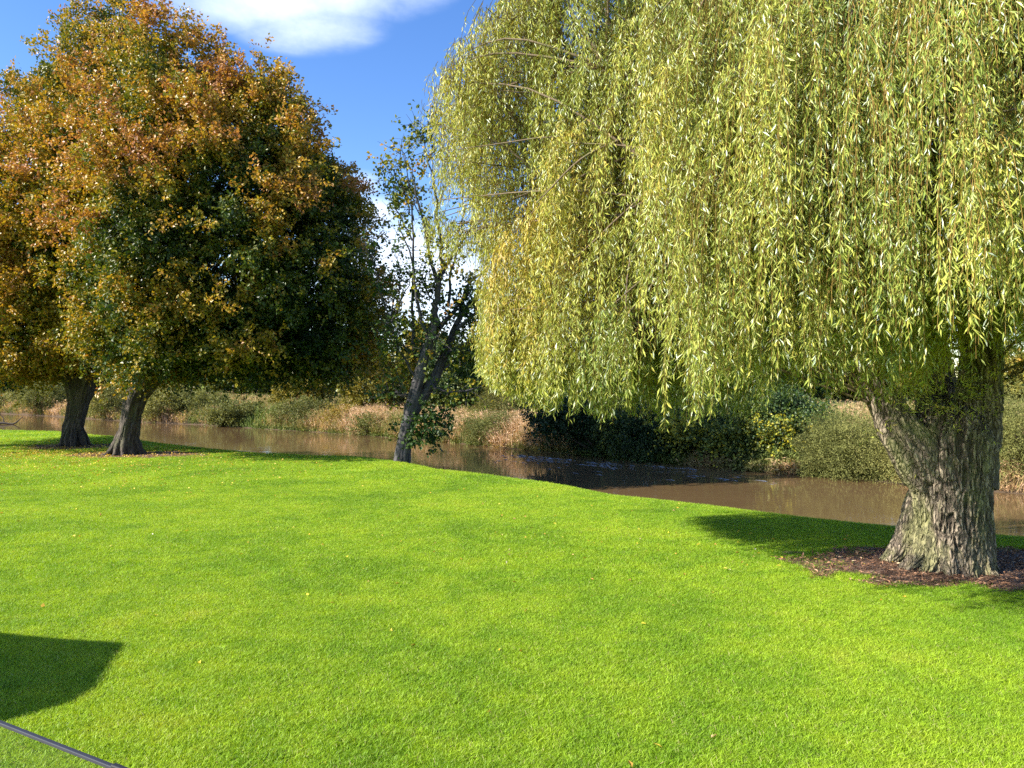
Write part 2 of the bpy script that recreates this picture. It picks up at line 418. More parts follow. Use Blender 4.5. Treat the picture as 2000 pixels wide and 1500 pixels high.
front = np.radians(np.arange(-44, 44.01, .28)); back = np.radians(np.arange(46, 315, 3.0))
ang = np.concatenate([front, back]); rad = [1.0]
while rad[-1] < 900: rad.append(rad[-1]*1.013+.004)
rad = np.array(rad)
A, R = np.meshgrid(ang, rad)
gx, gy = R*np.sin(A), R*np.cos(A)
gz, gn, gf = height(gx, gy)
V = np.stack([gx, gy, gz], -1).reshape(-1, 3)
nr, na = gx.shape
i = np.arange(nr-1)[:, None]*na; j = np.arange(na)[None]; k = (j+1) % na
F = np.stack([i+j, i+k, i+na+k, i+na+j], -1).reshape(-1, 4)[:, ::-1]
V = np.vstack([V, [[0, 0, 0]]])
tri = np.stack([np.full(na, nr*na), (np.arange(na)+1) % na, np.arange(na)], -1)[:, ::-1]
lawn = np.append(1-sst(gn, .2, 1.6).ravel(), 1)
o = mesh_obj('ground', V, [F, tri], M['ground'], tint=lawn, smooth=True); tag(o, 'bright green mown lawn sloping to the river and rough far bank', 'ground', kind='structure')

# river surface: a sheet between the two banks (its edges lie buried under them)
def offset(line, d):
    T = unit(np.gradient(line, axis=0)); return line+np.stack([-T[:, 1], T[:, 0]], -1)*d
nn_, ff_ = offset(NEAR, 1.0), offset(FAR, .6)
def resamp(l, n=200):
    s = np.concatenate([[0], np.cumsum(np.hypot(*np.diff(l, axis=0).T))]); t = np.linspace(0, 1, n)*s[-1]
    return np.stack([np.interp(t, s, l[:, 0]), np.interp(t, s, l[:, 1])], -1)
box = np.array([[-400, -120, WZ], [240, -120, WZ], [240, 400, WZ], [-400, 400, WZ]], float)
o = mesh_obj('river', box, np.array([[0, 1, 2, 3]]), M['water']); tag(o, 'muddy brown river flowing between the lawn and the reedy far bank', 'river', kind='structure')

# ------------------------------------------------------------------ bare soil under the trees
SOIL = [(6.3, 10.2, 2.45, 1.12), (-15.9, 28.2, 2.1, 1.3), (-12.3, 25.2, 2.3, 1.2)]
def soil_r(x, y, s):
    cx, cy, rx, ry = s
    p = np.stack([x, y, np.zeros_like(x)], -1)
    return np.hypot((x-cx)/rx, (y-cy)/ry) + (fbm(p, 1.9, 4, 31)-.5)*1.05
Vs, Fs, o_ = [], [], 0
for s in SOIL:
    th = np.linspace(0, 2*np.pi, 90, endpoint=False); rr = np.linspace(0, 1.3, 26)
    T_, R_ = np.meshgrid(th, rr); x = s[0]+np.cos(T_)*R_*s[2]; y = s[1]+np.sin(T_)*R_*s[3]
    hh = height(x, y)[0]; e = soil_r(x, y, s)
    z = hh+.012-.10*sst(e, 1.0, 1.2)+(fbm(np.stack([x, y, 0*x], -1), 6, 3, 4))*.02
    n_, m_ = x.shape; i = np.arange(n_-1)[:, None]*m_; j = np.arange(m_)[None]; k = (j+1) % m_
    Vs.append(np.stack([x, y, z], -1).reshape(-1, 3)); Fs.append(np.stack([i+j, i+k, i+m_+k, i+m_+j], -1).reshape(-1, 4)[:, ::-1]+o_); o_ += n_*m_
for s, V, F in zip(SOIL, Vs, Fs):
    o = mesh_obj('soil', V, F-F.min(), M['soil'], smooth=True); tag(o, 'bare brown soil ring around a tree trunk', 'soil', kind='structure')
# chips, twigs and dead leaves on the soil
Pt = []
for s, n in zip(SOIL, (9000, 2600, 2600)):
    a = rng.uniform(0, 2*np.pi, n); r = np.sqrt(rng.uniform(0, 1, n))*1.15
    x = s[0]+np.cos(a)*r*s[2]; y = s[1]+np.sin(a)*r*s[3]; k = soil_r(x, y, s) < 1.04
    x, y = x[k], y[k]; z = height(x, y)[0]+.022+rng.uniform(0, .02, len(x))
    Pt.append(np.stack([x, y, z], -1))
Pt = np.concatenate(Pt); n = len(Pt)
D = rng.normal(size=(n, 3))*(1, 1, .25); N = rng.normal(size=(n, 3))*.45+(0, 0, 1)
V, F = leaf_geo(Pt, D, N, rng.uniform(.02, .085, n), rng.uniform(.008, .03, n))
o = mesh_obj('bark_litter', V, F, M['chip'], tint=np.repeat(rng.beta(1.4, 2.2, n), 4)); tag(o, 'brown twigs, bark chips and dead leaves scattered on the bare soil', 'litter', kind='stuff')

# ------------------------------------------------------------------ grass
def tuft(seed, nb, spread, hmin, hmax, wd):
    r = np.random.default_rng(seed)
    n = nb; a = r.uniform(0, 2*np.pi, n); rr = np.sqrt(r.uniform(0, 1, n))*spread
    b = np.stack([np.cos(a)*rr, np.sin(a)*rr, np.full(n, -.004)], -1)
    h = r.uniform(hmin, hmax, n); d = r.uniform(0, 2*np.pi, n); lean = np.abs(r.normal(0, .5, n))
    dv = np.stack([np.cos(d)*lean, np.sin(d)*lean, np.ones(n)], -1)
    sa = r.uniform(0, 2*np.pi, n); sd = np.stack([np.cos(sa), np.sin(sa), 0*sa], -1)
    w_ = (wd*r.uniform(.7, 1.3, n))[:, None]
    mid = b+dv*h[:, None]*.55; tip = mid+(dv+np.stack([np.cos(d), np.sin(d), 0*d], -1)*r.uniform(.2, 1.2, n)[:, None])*h[:, None]*.42
    V = np.stack([b-sd*w_*.5, b+sd*w_*.5, mid+sd*w_*.45, tip, mid-sd*w_*.45], 1).reshape(-1, 3)
    i = np.arange(n)[:, None]*5
    return V, [i+np.array([[0, 1, 2, 4]]), i+np.array([[4, 2, 3]])], np.repeat(r.uniform(0, 1, n), 5)
protos = []
for sd_ in range(7):
    V, F, T_ = tuft(100+sd_, 34, .075, .016, .042, .0042)
    ob = mesh_obj('grass_tuft', V, F, M['grass_blade'], tint=T_); C.objects.unlink(ob); protos.append(ob)

def scatter(n, dmin, dmax, half=.80):
    d = np.sqrt(rng.uniform(dmin**2, dmax**2, n)); x = rng.uniform(-half, half, n)*d
    return x, d
xs, ys, ss = [], [], []
for n, a, b, s_ in ((64000, 3.0, 9.5, 1.0), (105000, 9.5, 18, 1.15), (100000, 18, 30, 1.5), (30000, 30, 42, 1.9)):
    x, y = scatter(n, a, b); xs.append(x); ys.append(y); ss.append(np.full(n, s_))
x, y, s_ = map(np.concatenate, (xs, ys, ss))
h, n_, f_ = height(x, y)
keep = (n_ < .55)
for sl in SOIL:
    e = soil_r(x, y, sl); keep &= (e > .78+rng.uniform(0, .38, len(x)))
x, y, s_, h = x[keep], y[keep], s_[keep], h[keep]
dens = fbm(np.stack([x, y, 0*x], -1), .8, 3, 77)
s_ = s_*(.72+.6*dens)*rng.uniform(.8, 1.25, len(x))
# small worn spots
for cx, cy, rr in ((-4.5, 21.0, .7), (-2.76, 7.2, .12), (-.98, 5.55, .10), (-2.3, 6.6, .05), (3.9, 14.2, .25)):
    k = np.hypot((x-cx), (y-cy)*1.3) > rr*rng.uniform(.6, 1.2, len(x)); x, y, s_, h = x[k], y[k], s_[k], h[k]
me = bpy.data.meshes.new('grass'); me.vertices.add(len(x)); me.vertices.foreach_set('co', np.stack([x, y, h], -1).astype(np.float32).ravel())
for nm, vals in (('size', s_), ('spin', rng.uniform(0, 6.283, len(x)))):
    a_ = me.attributes.new(nm, 'FLOAT', 'POINT'); a_.data.foreach_set('value', vals.astype(np.float32))
me.materials.append(M['grass_blade'])
grass = bpy.data.objects.new('grass', me); C.objects.link(grass); tag(grass, 'short bright green mown grass covering the riverside lawn', 'grass', kind='stuff')
gt = bpy.data.node_groups.new('grass_scatter', 'GeometryNodeTree')
gt.interface.new_socket('Geometry', in_out='INPUT', socket_type='NodeSocketGeometry'); gt.interface.new_socket('Geometry', in_out='OUTPUT', socket_type='NodeSocketGeometry')
q = NT(gt); gi = q.new('NodeGroupInput'); go = q.new('NodeGroupOutput')
iop = q.new('GeometryNodeInstanceOnPoints'); q.l.new(gi.outputs[0], iop.inputs['Points'])
g2i = q.new('GeometryNodeGeometryToInstance')
for pr in reversed(protos):
    oi = q.new('GeometryNodeObjectInfo'); oi.inputs['Object'].default_value = pr; q.l.new(oi.outputs['Geometry'], g2i.inputs[0])
q.l.new(g2i.outputs[0], iop.inputs['Instance']); iop.inputs['Pick Instance'].default_value = True
na_ = q.new('GeometryNodeInputNamedAttribute', data_type='FLOAT'); na_.inputs[0].default_value = 'size'; q.l.new(na_.outputs[0], iop.inputs['Scale'])
nb_ = q.new('GeometryNodeInputNamedAttribute', data_type='FLOAT'); nb_.inputs[0].default_value = 'spin'
cx_ = q.new('ShaderNodeCombineXYZ'); q.l.new(nb_.outputs[0], cx_.inputs[2])
er = q.new('FunctionNodeEulerToRotation'); q.l.new(cx_.outputs[0], er.inputs[0]); q.l.new(er.outputs[0], iop.inputs['Rotation'])
q.l.new(iop.outputs[0], go.inputs[0])
md = grass.modifiers.new('scatter', 'NODES'); md.node_group = gt

# fallen leaves on the lawn, thick
rng = np.random.default_rng(14)
n = 14000
a = rng.uniform(0, 2*np.pi, n); r = rng.gamma(2.0, 2.6, n)
x1 = -15.5+np.cos(a)*r*1.35; y1 = 25.5+np.sin(a)*r*.95
x2, y2 = scatter(150, 4.5, 24, .72)
x3 = rng.normal(3.0, 2.6, 150); y3 = rng.normal(11.5, 1.6, 150)
x = np.concatenate([x1, x2, x3]); y = np.concatenate([y1, y2, y3]); tt = np.concatenate([rng.uniform(.2, .9, n), rng.uniform(.0, 1, 300)])
h, n_, _ = height(x, y); k = (n_ < .3) & (y > 4); x, y, h, tt = x[k], y[k], h[k], tt[k]; n = len(x)
Pt = np.stack([x, y, h+rng.uniform(.02, .042, n)], -1)
V, F = leaf_geo(Pt, rng.normal(size=(n, 3))*(1, 1, .3), rng.normal(size=(n, 3))*.5+(0, 0, 1), rng.uniform(.035, .075, n)*(1+.25*(x < -5)), rng.uniform(.015, .04, n)*(1+.3*(x < -5)), .3)
o = mesh_obj('fallen_leaves', V, F, M['fallen_leaf'], tint=np.repeat(tt, 4)); tag(o, 'yellow and brown fallen leaves scattered over the lawn, thickest below the left trees', 'leaves', kind='stuff')

# ------------------------------------------------------------------ crowns
def ell_clumps(ells, n, seed=0, rin=.55, zmin=-9, bumps=.22, inner=.72):
    """clump centres spread through a union of ellipsoids, crowding its skin. ells: (cx,cy,cz,rx,ry,rz)"""
    ells = np.array(ells, float)
    wts = (ells[:, 3]*ells[:, 5]+ells[:, 3]*ells[:, 4]); wts /= wts.sum()
    out_c, out_o, out_r = [], [], []
    while sum(map(len, out_c)) < n:
        m_ = n*2; id_ = rng.choice(len(ells), m_, p=wts); e = ells[id_]
        d = rdir(m_); u_ = 1-(1-rin)*rng.uniform(0, 1, m_)**1.8
        lump = 1+bumps*(vn(d*2.2+id_[:, None]*5.1, 1, seed)*2-1)+.5*bumps*(vn(d*5.5+id_[:, None]*3.1, 1, seed+3)*2-1)
        c = e[:, :3]+d*e[:, 3:]*(u_*lump)[:, None]
        ok = c[:, 2] > zmin
        for kk in range(len(ells)):
            q_ = np.linalg.norm((c-ells[kk, :3])/ells[kk, 3:], axis=1)
            ok &= (id_ == kk) | (q_ > inner)
        out_c.append(c[ok]); out_o.append(unit(d*e[:, 3:].mean(axis=1)[:, None]/e[:, 3:])[ok]); out_r.append(u_[ok])
    return np.concatenate(out_c)[:n], np.concatenate(out_o)[:n], np.concatenate(out_r)[:n]

def sprays(c, od, k=6, m=22, up=.5, outw=.8, rnd=.8, l0=.4, l1=.9, wob=.06, L=(.07, .11), W=.6, droop=.3, tint=None, tsd=.12, nup=.6, cj=.25):
    """k twigs per clump, m leaves per twig"""
    n = len(c); cc = np.repeat(c, k, 0)+rng.normal(size=(n*k, 3))*cj
    d = unit(np.repeat(od, k, 0)*outw+np.array([0, 0, up])+rdir(n*k)*rnd)
    ln = rng.uniform(l0, l1, n*k)
    t = rng.uniform(0, 1, (n*k, m))
    Pt = cc[:, None]+d[:, None]*(t*ln[:, None])[..., None]-np.array([0, 0, 1])*(t**2*ln[:, None]*droop)[..., None]+rng.normal(size=(n*k, m, 3))*wob
    Pt = Pt.reshape(-1, 3); q_ = len(Pt)
    D = np.repeat(d, m, 0)*.6+rdir(q_)*.9-np.array([0, 0, .25])
    N = rdir(q_)+np.array([-.25, -.25, nup])
    LL = rng.uniform(*L, q_)
    V, F = leaf_geo(Pt, D, N, LL, LL*W)
    tt = np.repeat(np.repeat(tint, k)+rng.normal(0, tsd*.7, n*k), m)+rng.normal(0, tsd, q_)
    return V, F, np.repeat(np.clip(tt, 0, 1), 4)

def forked_limbs(base, targets, r0, r1, zsplit=.35, sag=.0, n=9):
    ls = []
    for tgt in targets:
        b = np.array(base, float); t_ = np.array(tgt, float)
        mid = b*(1-zsplit)+t_*zsplit; mid[2] += abs(t_[2]-b[2])*.12+.1; mid += rng.normal(size=3)*.15
        m2 = b*.3+t_*.7+rng.normal(size=3)*.2
        p = smooth_path([b, mid, m2, t_], n); ls.append((p, np.linspace(r0, r1, n)))
    return ls

# ---- the two hornbeams on the left
rng = np.random.default_rng(11)
def px_ell(px, py, d, rpx, rpy, ry=None):
    c = P(px, py, d); rx = rpx/FP*d; rz = rpy/FP*d
    return (c[0], d, c[2], rx, ry or rx, rz)

def hornbeam(bx, by, d, trunk_px, radii, ells, nclump, label, seed, tfun, zmin):
    b = ground_pt(bx, by); h0 = float(height(b[0], b[1])[0])
    t = root('hornbeam_tree', (b[0], b[1], h0), label, 'tree', 'autumn trees at the left')
    pts = [P(x, y, d) for x, y in trunk_px]; pts[0][2] = h0-.15
    parts = [bark_tube(pts, radii, 120, 110, .020, 12, 1.5, .10, 5, seed)]
    for a in np.linspace(0, 2*np.pi, 9, endpoint=False)+.3:           # root flares
        a += rng.normal(0, .15); q0 = np.array([pts[0][0], pts[0][1], h0]); l = rng.uniform(.5, .85)
        dr = np.array([math.cos(a), math.sin(a), 0])
        rp = [q0+dr*.18+(0, 0, .75), q0+dr*.36+(0, 0, .30), q0+dr*l*.7+(0, 0, .05), q0+dr*l*1.15+(0, 0, -.08)]
        parts.append(bark_tube(rp, [.08, .11, .08, .02], 28, 24, .016, 8, 2, .18, 3, seed+5))
    top = pts[-1]
    parts_l = []
    c, od, ru = ell_clumps(ells, nclump, seed, .5, zmin, .24)
    gap = fbm(c, 1.1, 2, seed+77); keep_ = (gap > .43) | (ru < .72); c, od, ru = c[keep_], od[keep_], ru[keep_]
    ci, oi_, ri = ell_clumps([(e_[0], e_[1], e_[2], e_[3]*.72, e_[4]*.72, e_[5]*.72) for e_ in ells], nclump//3, seed+1, .15, zmin, .1, .3)
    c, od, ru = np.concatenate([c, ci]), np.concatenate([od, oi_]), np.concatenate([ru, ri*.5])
    tg = c[rng.choice(len(c), 20, replace=False)]
    ctr = np.array(ells[0][:3])
    for tgt in tg:
        tgt = ctr+(tgt-ctr)*.85
        parts_l.append((smooth_path([pts[-2], top*.75+tgt*.25+(0, 0, .4), top*.35+tgt*.65+(0, 0, .3), tgt], 9), np.linspace(.14, .015, 9)))
    V, F, T_ = join(parts); mesh_obj('trunk', V, F, M['hornbeam_bark'], t, T_, True)
    V, F = tubes(parts_l, 7); mesh_obj('limbs', V, F, M['hornbeam_bark'], t, np.full(len(V), .5), True)
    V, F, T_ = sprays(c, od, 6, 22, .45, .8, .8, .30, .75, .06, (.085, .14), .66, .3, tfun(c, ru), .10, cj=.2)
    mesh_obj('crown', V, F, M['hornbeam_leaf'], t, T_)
    return t

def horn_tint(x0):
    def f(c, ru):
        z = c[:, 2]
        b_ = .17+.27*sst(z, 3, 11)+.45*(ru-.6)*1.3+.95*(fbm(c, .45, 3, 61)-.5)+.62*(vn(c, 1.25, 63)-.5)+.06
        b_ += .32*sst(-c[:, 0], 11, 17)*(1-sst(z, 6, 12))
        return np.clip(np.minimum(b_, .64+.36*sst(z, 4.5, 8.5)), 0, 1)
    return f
DA, DB = 28.4, 25.3
ellA = [px_ell(125, 450, DA, 220, 275), px_ell(160, 235, DA, 100, 180), px_ell(-40, 490, DA, 160, 215), px_ell(-150, 580, DA, 190, 150), px_ell(15, 500, DA-1, 150, 220), px_ell(30, 640, DA, 250, 95), px_ell(200, 620, DA, 120, 110), px_ell(60, 600, DA-2.4, 150, 115, 2.0), px_ell(85, 400, DA-2.6, 120, 200, 1.8), px_ell(215, 150, DA+1.5, 90, 135)]
ellB = [px_ell(420, 430, DB, 235, 262, 4.6), px_ell(490, 285, DB, 120, 135), px_ell(330, 220, DB, 120, 170), px_ell(600, 470, DB, 120, 200, 2.6), px_ell(400, 640, DB, 190, 115, 3.4), px_ell(590, 660, DB+1, 150, 100, 2.6), px_ell(690, 620, DB+1.5, 75, 95, 1.6), px_ell(285, 560, DB-.3, 120, 190, 2.6), px_ell(200, 400, DB+.6, 130, 230, 2.8)]
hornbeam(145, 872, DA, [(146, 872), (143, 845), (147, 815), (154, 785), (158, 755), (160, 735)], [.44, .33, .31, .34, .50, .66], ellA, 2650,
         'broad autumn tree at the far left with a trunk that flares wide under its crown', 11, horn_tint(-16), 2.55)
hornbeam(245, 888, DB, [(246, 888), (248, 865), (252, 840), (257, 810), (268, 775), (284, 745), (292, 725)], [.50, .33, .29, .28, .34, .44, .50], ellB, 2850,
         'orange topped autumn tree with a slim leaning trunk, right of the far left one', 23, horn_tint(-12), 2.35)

# ---- half bare sycamore on the lawn edge
rng = np.random.default_rng(12)
DS = 23.4
b = P(785, 902, DS)
t = root('sycamore_tree', tuple(b), 'sparse half bare tree with a forked grey trunk on the edge of the lawn', 'tree')
def S_(pts, off=0.0): return [P(x, y, DS+off*i/len(pts)) for i, (x, y) in enumerate(pts)]
tr_parts = [bark_tube(S_([(783, 912), (787, 880), (794, 845), (801, 815), (805, 790)]), [.29, .235, .215, .22, .24], 90, 56, .014, 9, 1.4, .04, 4, 3),
            bark_tube(S_([(800, 822), (803, 800), (811, 765), (820, 728), (830, 692), (840, 660), (848, 630)], -.4), [.19, .20, .17, .16, .145, .13, .11], 90, 40, .012, 8, 1.5, .03, 3, 5),
            bark_tube(S_([(801, 822), (812, 795), (832, 764), (850, 735), (864, 702), (878, 668), (890, 636)], .5), [.19, .20, .175, .165, .145, .12, .10], 90, 40, .012, 8, 1.5, .03, 3, 6)]
V, F, T_ = join(tr_parts); mesh_obj('trunk', V, F, M['sycamore_bark'], t, T_, True)
BR = [([(848, 634), (850, 600), (856, 565), (855, 543)], .11, .09, -.5), ([(855, 548), (842, 520), (836, 480), (822, 425), (812, 372), (806, 330)], .07, .012, -.8),
      ([(855, 546), (872, 520), (886, 490), (906, 465), (930, 432)], .07, .02, .5), ([(856, 560), (862, 520), (860, 470), (852, 410), (846, 350), (832, 300), (826, 262)], .07, .010, 0),
      ([(842, 655), (822, 625), (815, 590), (811, 555), (806, 520), (792, 470), (778, 430)], .065, .012, -1.2), ([(812, 700), (806, 640), (805, 580), (806, 500), (808, 450), (803, 400), (797, 350), (790, 300)], .055, .010, -.3),
      ([(805, 470), (790, 440), (772, 405), (757, 365), (742, 326)], .03, .006, 0), ([(808, 430), (800, 415), (785, 370), (765, 340), (748, 320)], .028, .005, 0),
      ([(890, 636), (905, 608), (930, 585), (965, 560), (990, 545)], .09, .03, .8), ([(884, 655), (896, 620), (905, 580), (920, 550), (945, 525), (960, 480)], .08, .02, 1.2),
      ([(893, 645), (920, 620), (945, 585), (970, 570)], .06, .02, .2), ([(858, 640), (880, 615), (900, 592), (915, 570)], .08, .04, .6), ([(875, 600), (880, 540), (895, 480), (905, 420), (900, 350)], .05, .01, .5),
      ([(842, 752), (862, 762), (895, 766), (935, 757)], .06, .025, -.4), ([(795, 772), (775, 768), (752, 767)], .04, .02, -.2), ([(866, 698), (890, 680), (915, 668), (940, 655)], .05, .02, .4),
      ([(760, 640), (770, 590), (780, 560), (779, 520), (770, 480)], .03, .006, -.6), ([(800, 690), (775, 660), (765, 630), (790, 570), (800, 545)], .035, .012, -.8), ([(765, 630), (742, 575), (733, 520), (722, 495), (712, 465)], .03, .005, -.9),
      ([(812, 740), (790, 700), (770, 670), (755, 640)], .04, .01, -.6), ([(852, 600), (835, 570), (828, 545), (830, 500)], .035, .01, -.5), ([(840, 700), (850, 690), (852, 655)], .03, .01, -.7),
      ([(846, 350), (842, 300), (840, 262), (838, 232)], .015, .004, 0), ([(838, 300), (822, 265), (806, 238)], .012, .003, 0), ([(820, 420), (800, 380), (785, 350), (782, 300)], .02, .004, -.2), ([(870, 720), (900, 700), (935, 705), (960, 690)], .04, .01, .4)]
ls, samp = [], []
for pts, r0, r1, off in BR:
    p = smooth_path([P(x, y, DS+off*(.25+.75*i/len(pts))) for i, (x, y) in enumerate(pts)], 14)
    p[1:-1] += rng.normal(size=(12, 3))*.025
    ls.append((p, np.linspace(r0, r1, 14))); samp.append(p[4:])
tw = []
for p in samp:
    for _ in range(len(p)*2):
        s0 = p[rng.integers(len(p))]; d = unit(rdir(1)[0]+np.array([0, -.1, .55])); l = rng.uniform(.25, .95)
        pp = smooth_path([s0, s0+d*l*.5+rng.normal(size=3)*.04, s0+d*l+rng.normal(size=3)*.06], 5); ls.append((pp, np.linspace(.011, .003, 5)))
        tw.append(pp)
V, F = tubes(ls, 6); mesh_obj('limbs', V, F, M['sycamore_bark'], t, np.full(len(V), .45), True)
c = np.concatenate([p[rng.integers(1, 5, 3)] for p in tw]); c = c[rng.uniform(0, 1, len(c)) < .33]
zz_ = c[:, 2]; tn = np.clip(.2+.28*sst(c[:, 0], -2.6, -1.4)+.32*sst(zz_, 5, 9.5)+1.1*(fbm(c, .9, 2, 70)-.5), 0, 1)
V1, F1, T1 = sprays(c, rdir(len(c)), 1, 9, .0, .5, 1, .1, .3, .09, (.09, .15), .8, .2, tn, .1, .3, .08)
# leafy sprouts low on the trunk and round the fork
c2, o2, r2 = ell_clumps([px_ell(836, 834, DS-.2, 26, 28, .4), px_ell(856, 820, DS, 18, 20, .3), px_ell(782, 848, DS, 9, 9, .2)], 38, 4, .3)
c3, o3, r3 = ell_clumps([px_ell(785, 700, DS+.3, 40, 60, .8), px_ell(825, 640, DS, 45, 22, .7), px_ell(905, 720, DS+.6, 45, 40, .8), px_ell(925, 640, DS+.5, 32, 22, .6), px_ell(935, 600, DS+.5, 22, 25, .6)], 105, 5, .2)
V2, F2, T2 = sprays(c2, o2, 3, 11, 0, .6, 1, .1, .35, .06, (.09, .14), .8, .2, np.full(len(c2), .12), .08)
V3, F3, T3 = sprays(c3, o3, 3, 9, 0, .6, 1, .1, .4, .08, (.09, .14), .8, .2, np.where(c3[:, 0] < -2.6, .5, .2)+rng.normal(0, .12, len(c3)), .1)
V, F, T_ = join([(V1, F1, T1), (V2, F2, T2), (V3, F3, T3)]); mesh_obj('crown', V, F, M['sycamore_leaf'], t, T_)

# ---- the weeping willow
rng = np.random.default_rng(13)
WB = np.array([5.75, 10.2, 0.0])
t = root('weeping_willow', tuple(WB), 'huge weeping willow with a thick furrowed trunk and hanging yellow green curtains', 'tree')
dw = 10.2
def Wp(px, py, dd=0.0): return P(px, py, dw+dd)
parts = [bark_tube([Wp(1850, 1128), Wp(1856, 1085), Wp(1858, 1030), Wp(1858, 970), Wp(1855, 910), Wp(1850, 868, .05), Wp(1850, 840, .12), Wp(1850, 822, .2), Wp(1850, 812, .25)], [.47, .455, .45, .47, .53, .58, .52, .36, .06], 330, 420, .030, 26, 3.4, .025, 4, 41),
         # forks
         bark_tube([Wp(1815, 935), Wp(1785, 880, -.1), Wp(1755, 840, -.1), Wp(1735, 800, 0), Wp(1700, 720, .1), Wp(1650, 610, .3), Wp(1580, 470, .5), Wp(1500, 330, .6), Wp(1400, 180, .8)], [.30, .30, .24, .20, .19, .18, .16, .13, .09], 260, 110, .030, 10, 1.6, .03, 3, 43),
         bark_tube([Wp(1875, 940, -.05), Wp(1892, 870, 0), Wp(1908, 810, .05), Wp(1914, 740, .1), Wp(1916, 660, .1), Wp(1900, 540, 0), Wp(1895, 400, -.1), Wp(1870, 200, -.2), Wp(1850, -50, 0)], [.40, .34, .27, .235, .23, .23, .21, .18, .12], 260, 130, .030, 11, 1.6, .03, 3, 45),
         bark_tube([Wp(1850, 930, .4), Wp(1840, 850, .6), Wp(1825, 740, .9), Wp(1790, 560, 1.3), Wp(1740, 330, 1.7), Wp(1700, 60, 2.2), Wp(1680, -120, 2.4)], [.38, .34, .27, .24, .2, .16, .1], 200, 90, .028, 10, 1.5, .03, 3, 47),
         bark_tube([Wp(1912, 700, .1), Wp(1950, 610, .4), Wp(2050, 450, .9), Wp(2150, 300, 1.4), Wp(2230, 150, 1.8)], [.2, .19, .16, .13, .08], 120, 70, .022, 10, 2.5, .03, 3, 49),
         # buttress leaning behind on the left
         bark_tube([Wp(1815, 930, .5), Wp(1800, 985, .45), Wp(1785, 1040, .4), Wp(1757, 1085, .35), Wp(1715, 1112, .3)], [.16, .20, .21, .17, .06], 110, 80, .025, 12, 3.2, .04, 3, 51)]
for a, l, r0 in ((-2.6, .70, .2), (-2.05, .66, .2), (-1.6, .70, .2), (-1.0, .72, .2), (-.45, .66, .2), (.4, .8, .2), (1.5, .8, .2), (2.5, .8, .2), (3.3, .85, .2)):
    dr = np.array([math.cos(a), math.sin(a), 0]); q0 = WB+np.array([.05, 0, 0])
    parts.append(bark_tube([q0+dr*.26+(0, 0, .62), q0+dr*.33+(0, 0, .28), q0+dr*.62*l+(0, 0, .06), q0+dr*.92*l+(0, 0, -.08)], [.12, .15, .12, .04], 80, 70, .026, 14, 3.2, .12, 3, 60+int(a*9)))
V, F, T_ = join(parts); mesh_obj('trunk', V, F, M['willow_bark'], t, T_, True)

def willow_reach(th):
    """plan radius of the crown for a bearing (0 = +x, counter clockwise)"""
    k = np.radians([-180, -165, -150, -130, -115, -90, -60, -30, 0, 60, 120, 150, 165, 180])
    r = np.array([5.95, 5.6, 4.9, 4.7, 4.9, 4.7, 4.8, 5.2, 6.2, 6.2, 6.4, 6.1, 6.0, 5.95])
    return np.interp(th, k, r)
NP_, NU = 132, 9                       # arching branches, clusters of withies along each
th0 = np.where(rng.uniform(0, 1, NP_) < .72, rng.uniform(-np.pi, -.55, NP_), rng.uniform(-np.pi, np.pi, NP_))
th0 = np.where(rng.uniform(0, 1, NP_) < .12, rng.uniform(2.6, np.pi, NP_), th0)
fe = 1-.45*rng.uniform(0, 1, NP_)**1.6
Re = willow_reach(th0)
# lowest reach of the hanging curtain: low on the left, high where it overhangs the lawn nearer the camera
def zlow(x, y):
    px = 1000+x/y*FP
    row = np.interp(px, [850, 890, 910, 930, 948, 1080, 1200, 1300, 1420, 1500, 1600, 1700, 1780, 1850, 1900, 1960, 2050, 2300], [190, 330, 450, 590, 750, 805, 812, 815, 812, 790, 770, 775, 770, 740, 690, 690, 730, 760])
    z = EYE-(row-740)/FP*y
    shade_ok = np.where((x > 1.9) & (y < 8.6), np.interp(y, [5, 6.5, 8.6], [3.0, 2.75, 2.1]), -9)
    return np.maximum(np.maximum(z, shade_ok), 1.45)
ex, ey = WB[0]+np.cos(th0)*Re*fe, WB[1]+np.sin(th0)*Re*fe
zle = zlow(ex, ey); ztp = 6.0+4.2*(1-fe**2.2)
ze = zle+.9+(ztp-zle-.9)*rng.uniform(0, 1, NP_)**.85
rise = rng.uniform(.5, 1.5, NP_); rin0 = rng.uniform(.18, .42, NP_)
prim, bx, by, zs, th, fr, pid = [], [], [], [], [], [], []
for i_ in range(NP_):
    rr0 = Re[i_]*rin0[i_]; bend = rng.normal(0, .16)
    def at_(f_, da, z_): return np.array([WB[0]+math.cos(th0[i_]+da)*Re[i_]*f_, WB[1]+math.sin(th0[i_]+da)*Re[i_]*f_, z_])
    f0, f1 = rin0[i_], fe[i_]
    pp = smooth_path([at_(f0, bend, ze[i_]+rise[i_]*.45), at_(f0*.55+f1*.45, bend*.5, ze[i_]+rise[i_]), at_(f0*.2+f1*.8, 0, ze[i_]+rise[i_]*.62), at_(f1, 0, ze[i_])], 24)
    prim.append(pp)
    for u_ in np.linspace(.30, 1, NU):
        k_ = int(u_*23); c_ = pp[k_]+rng.normal(size=3)*np.array([.07, .07, .05])
        bx.append(c_[0]); by.append(c_[1]); zs.append(c_[2]); th.append(th0[i_]); fr.append(np.hypot(c_[0]-WB[0], c_[1]-WB[1])/Re[i_]); pid.append(i_)
NR = 250                              # filler: shorter side shoots all through the crown
thf = np.where(rng.uniform(0, 1, NR) < .7, rng.uniform(-np.pi, -.55, NR), rng.uniform(-np.pi, np.pi, NR)); ff = 1-.75*rng.uniform(0, 1, NR)
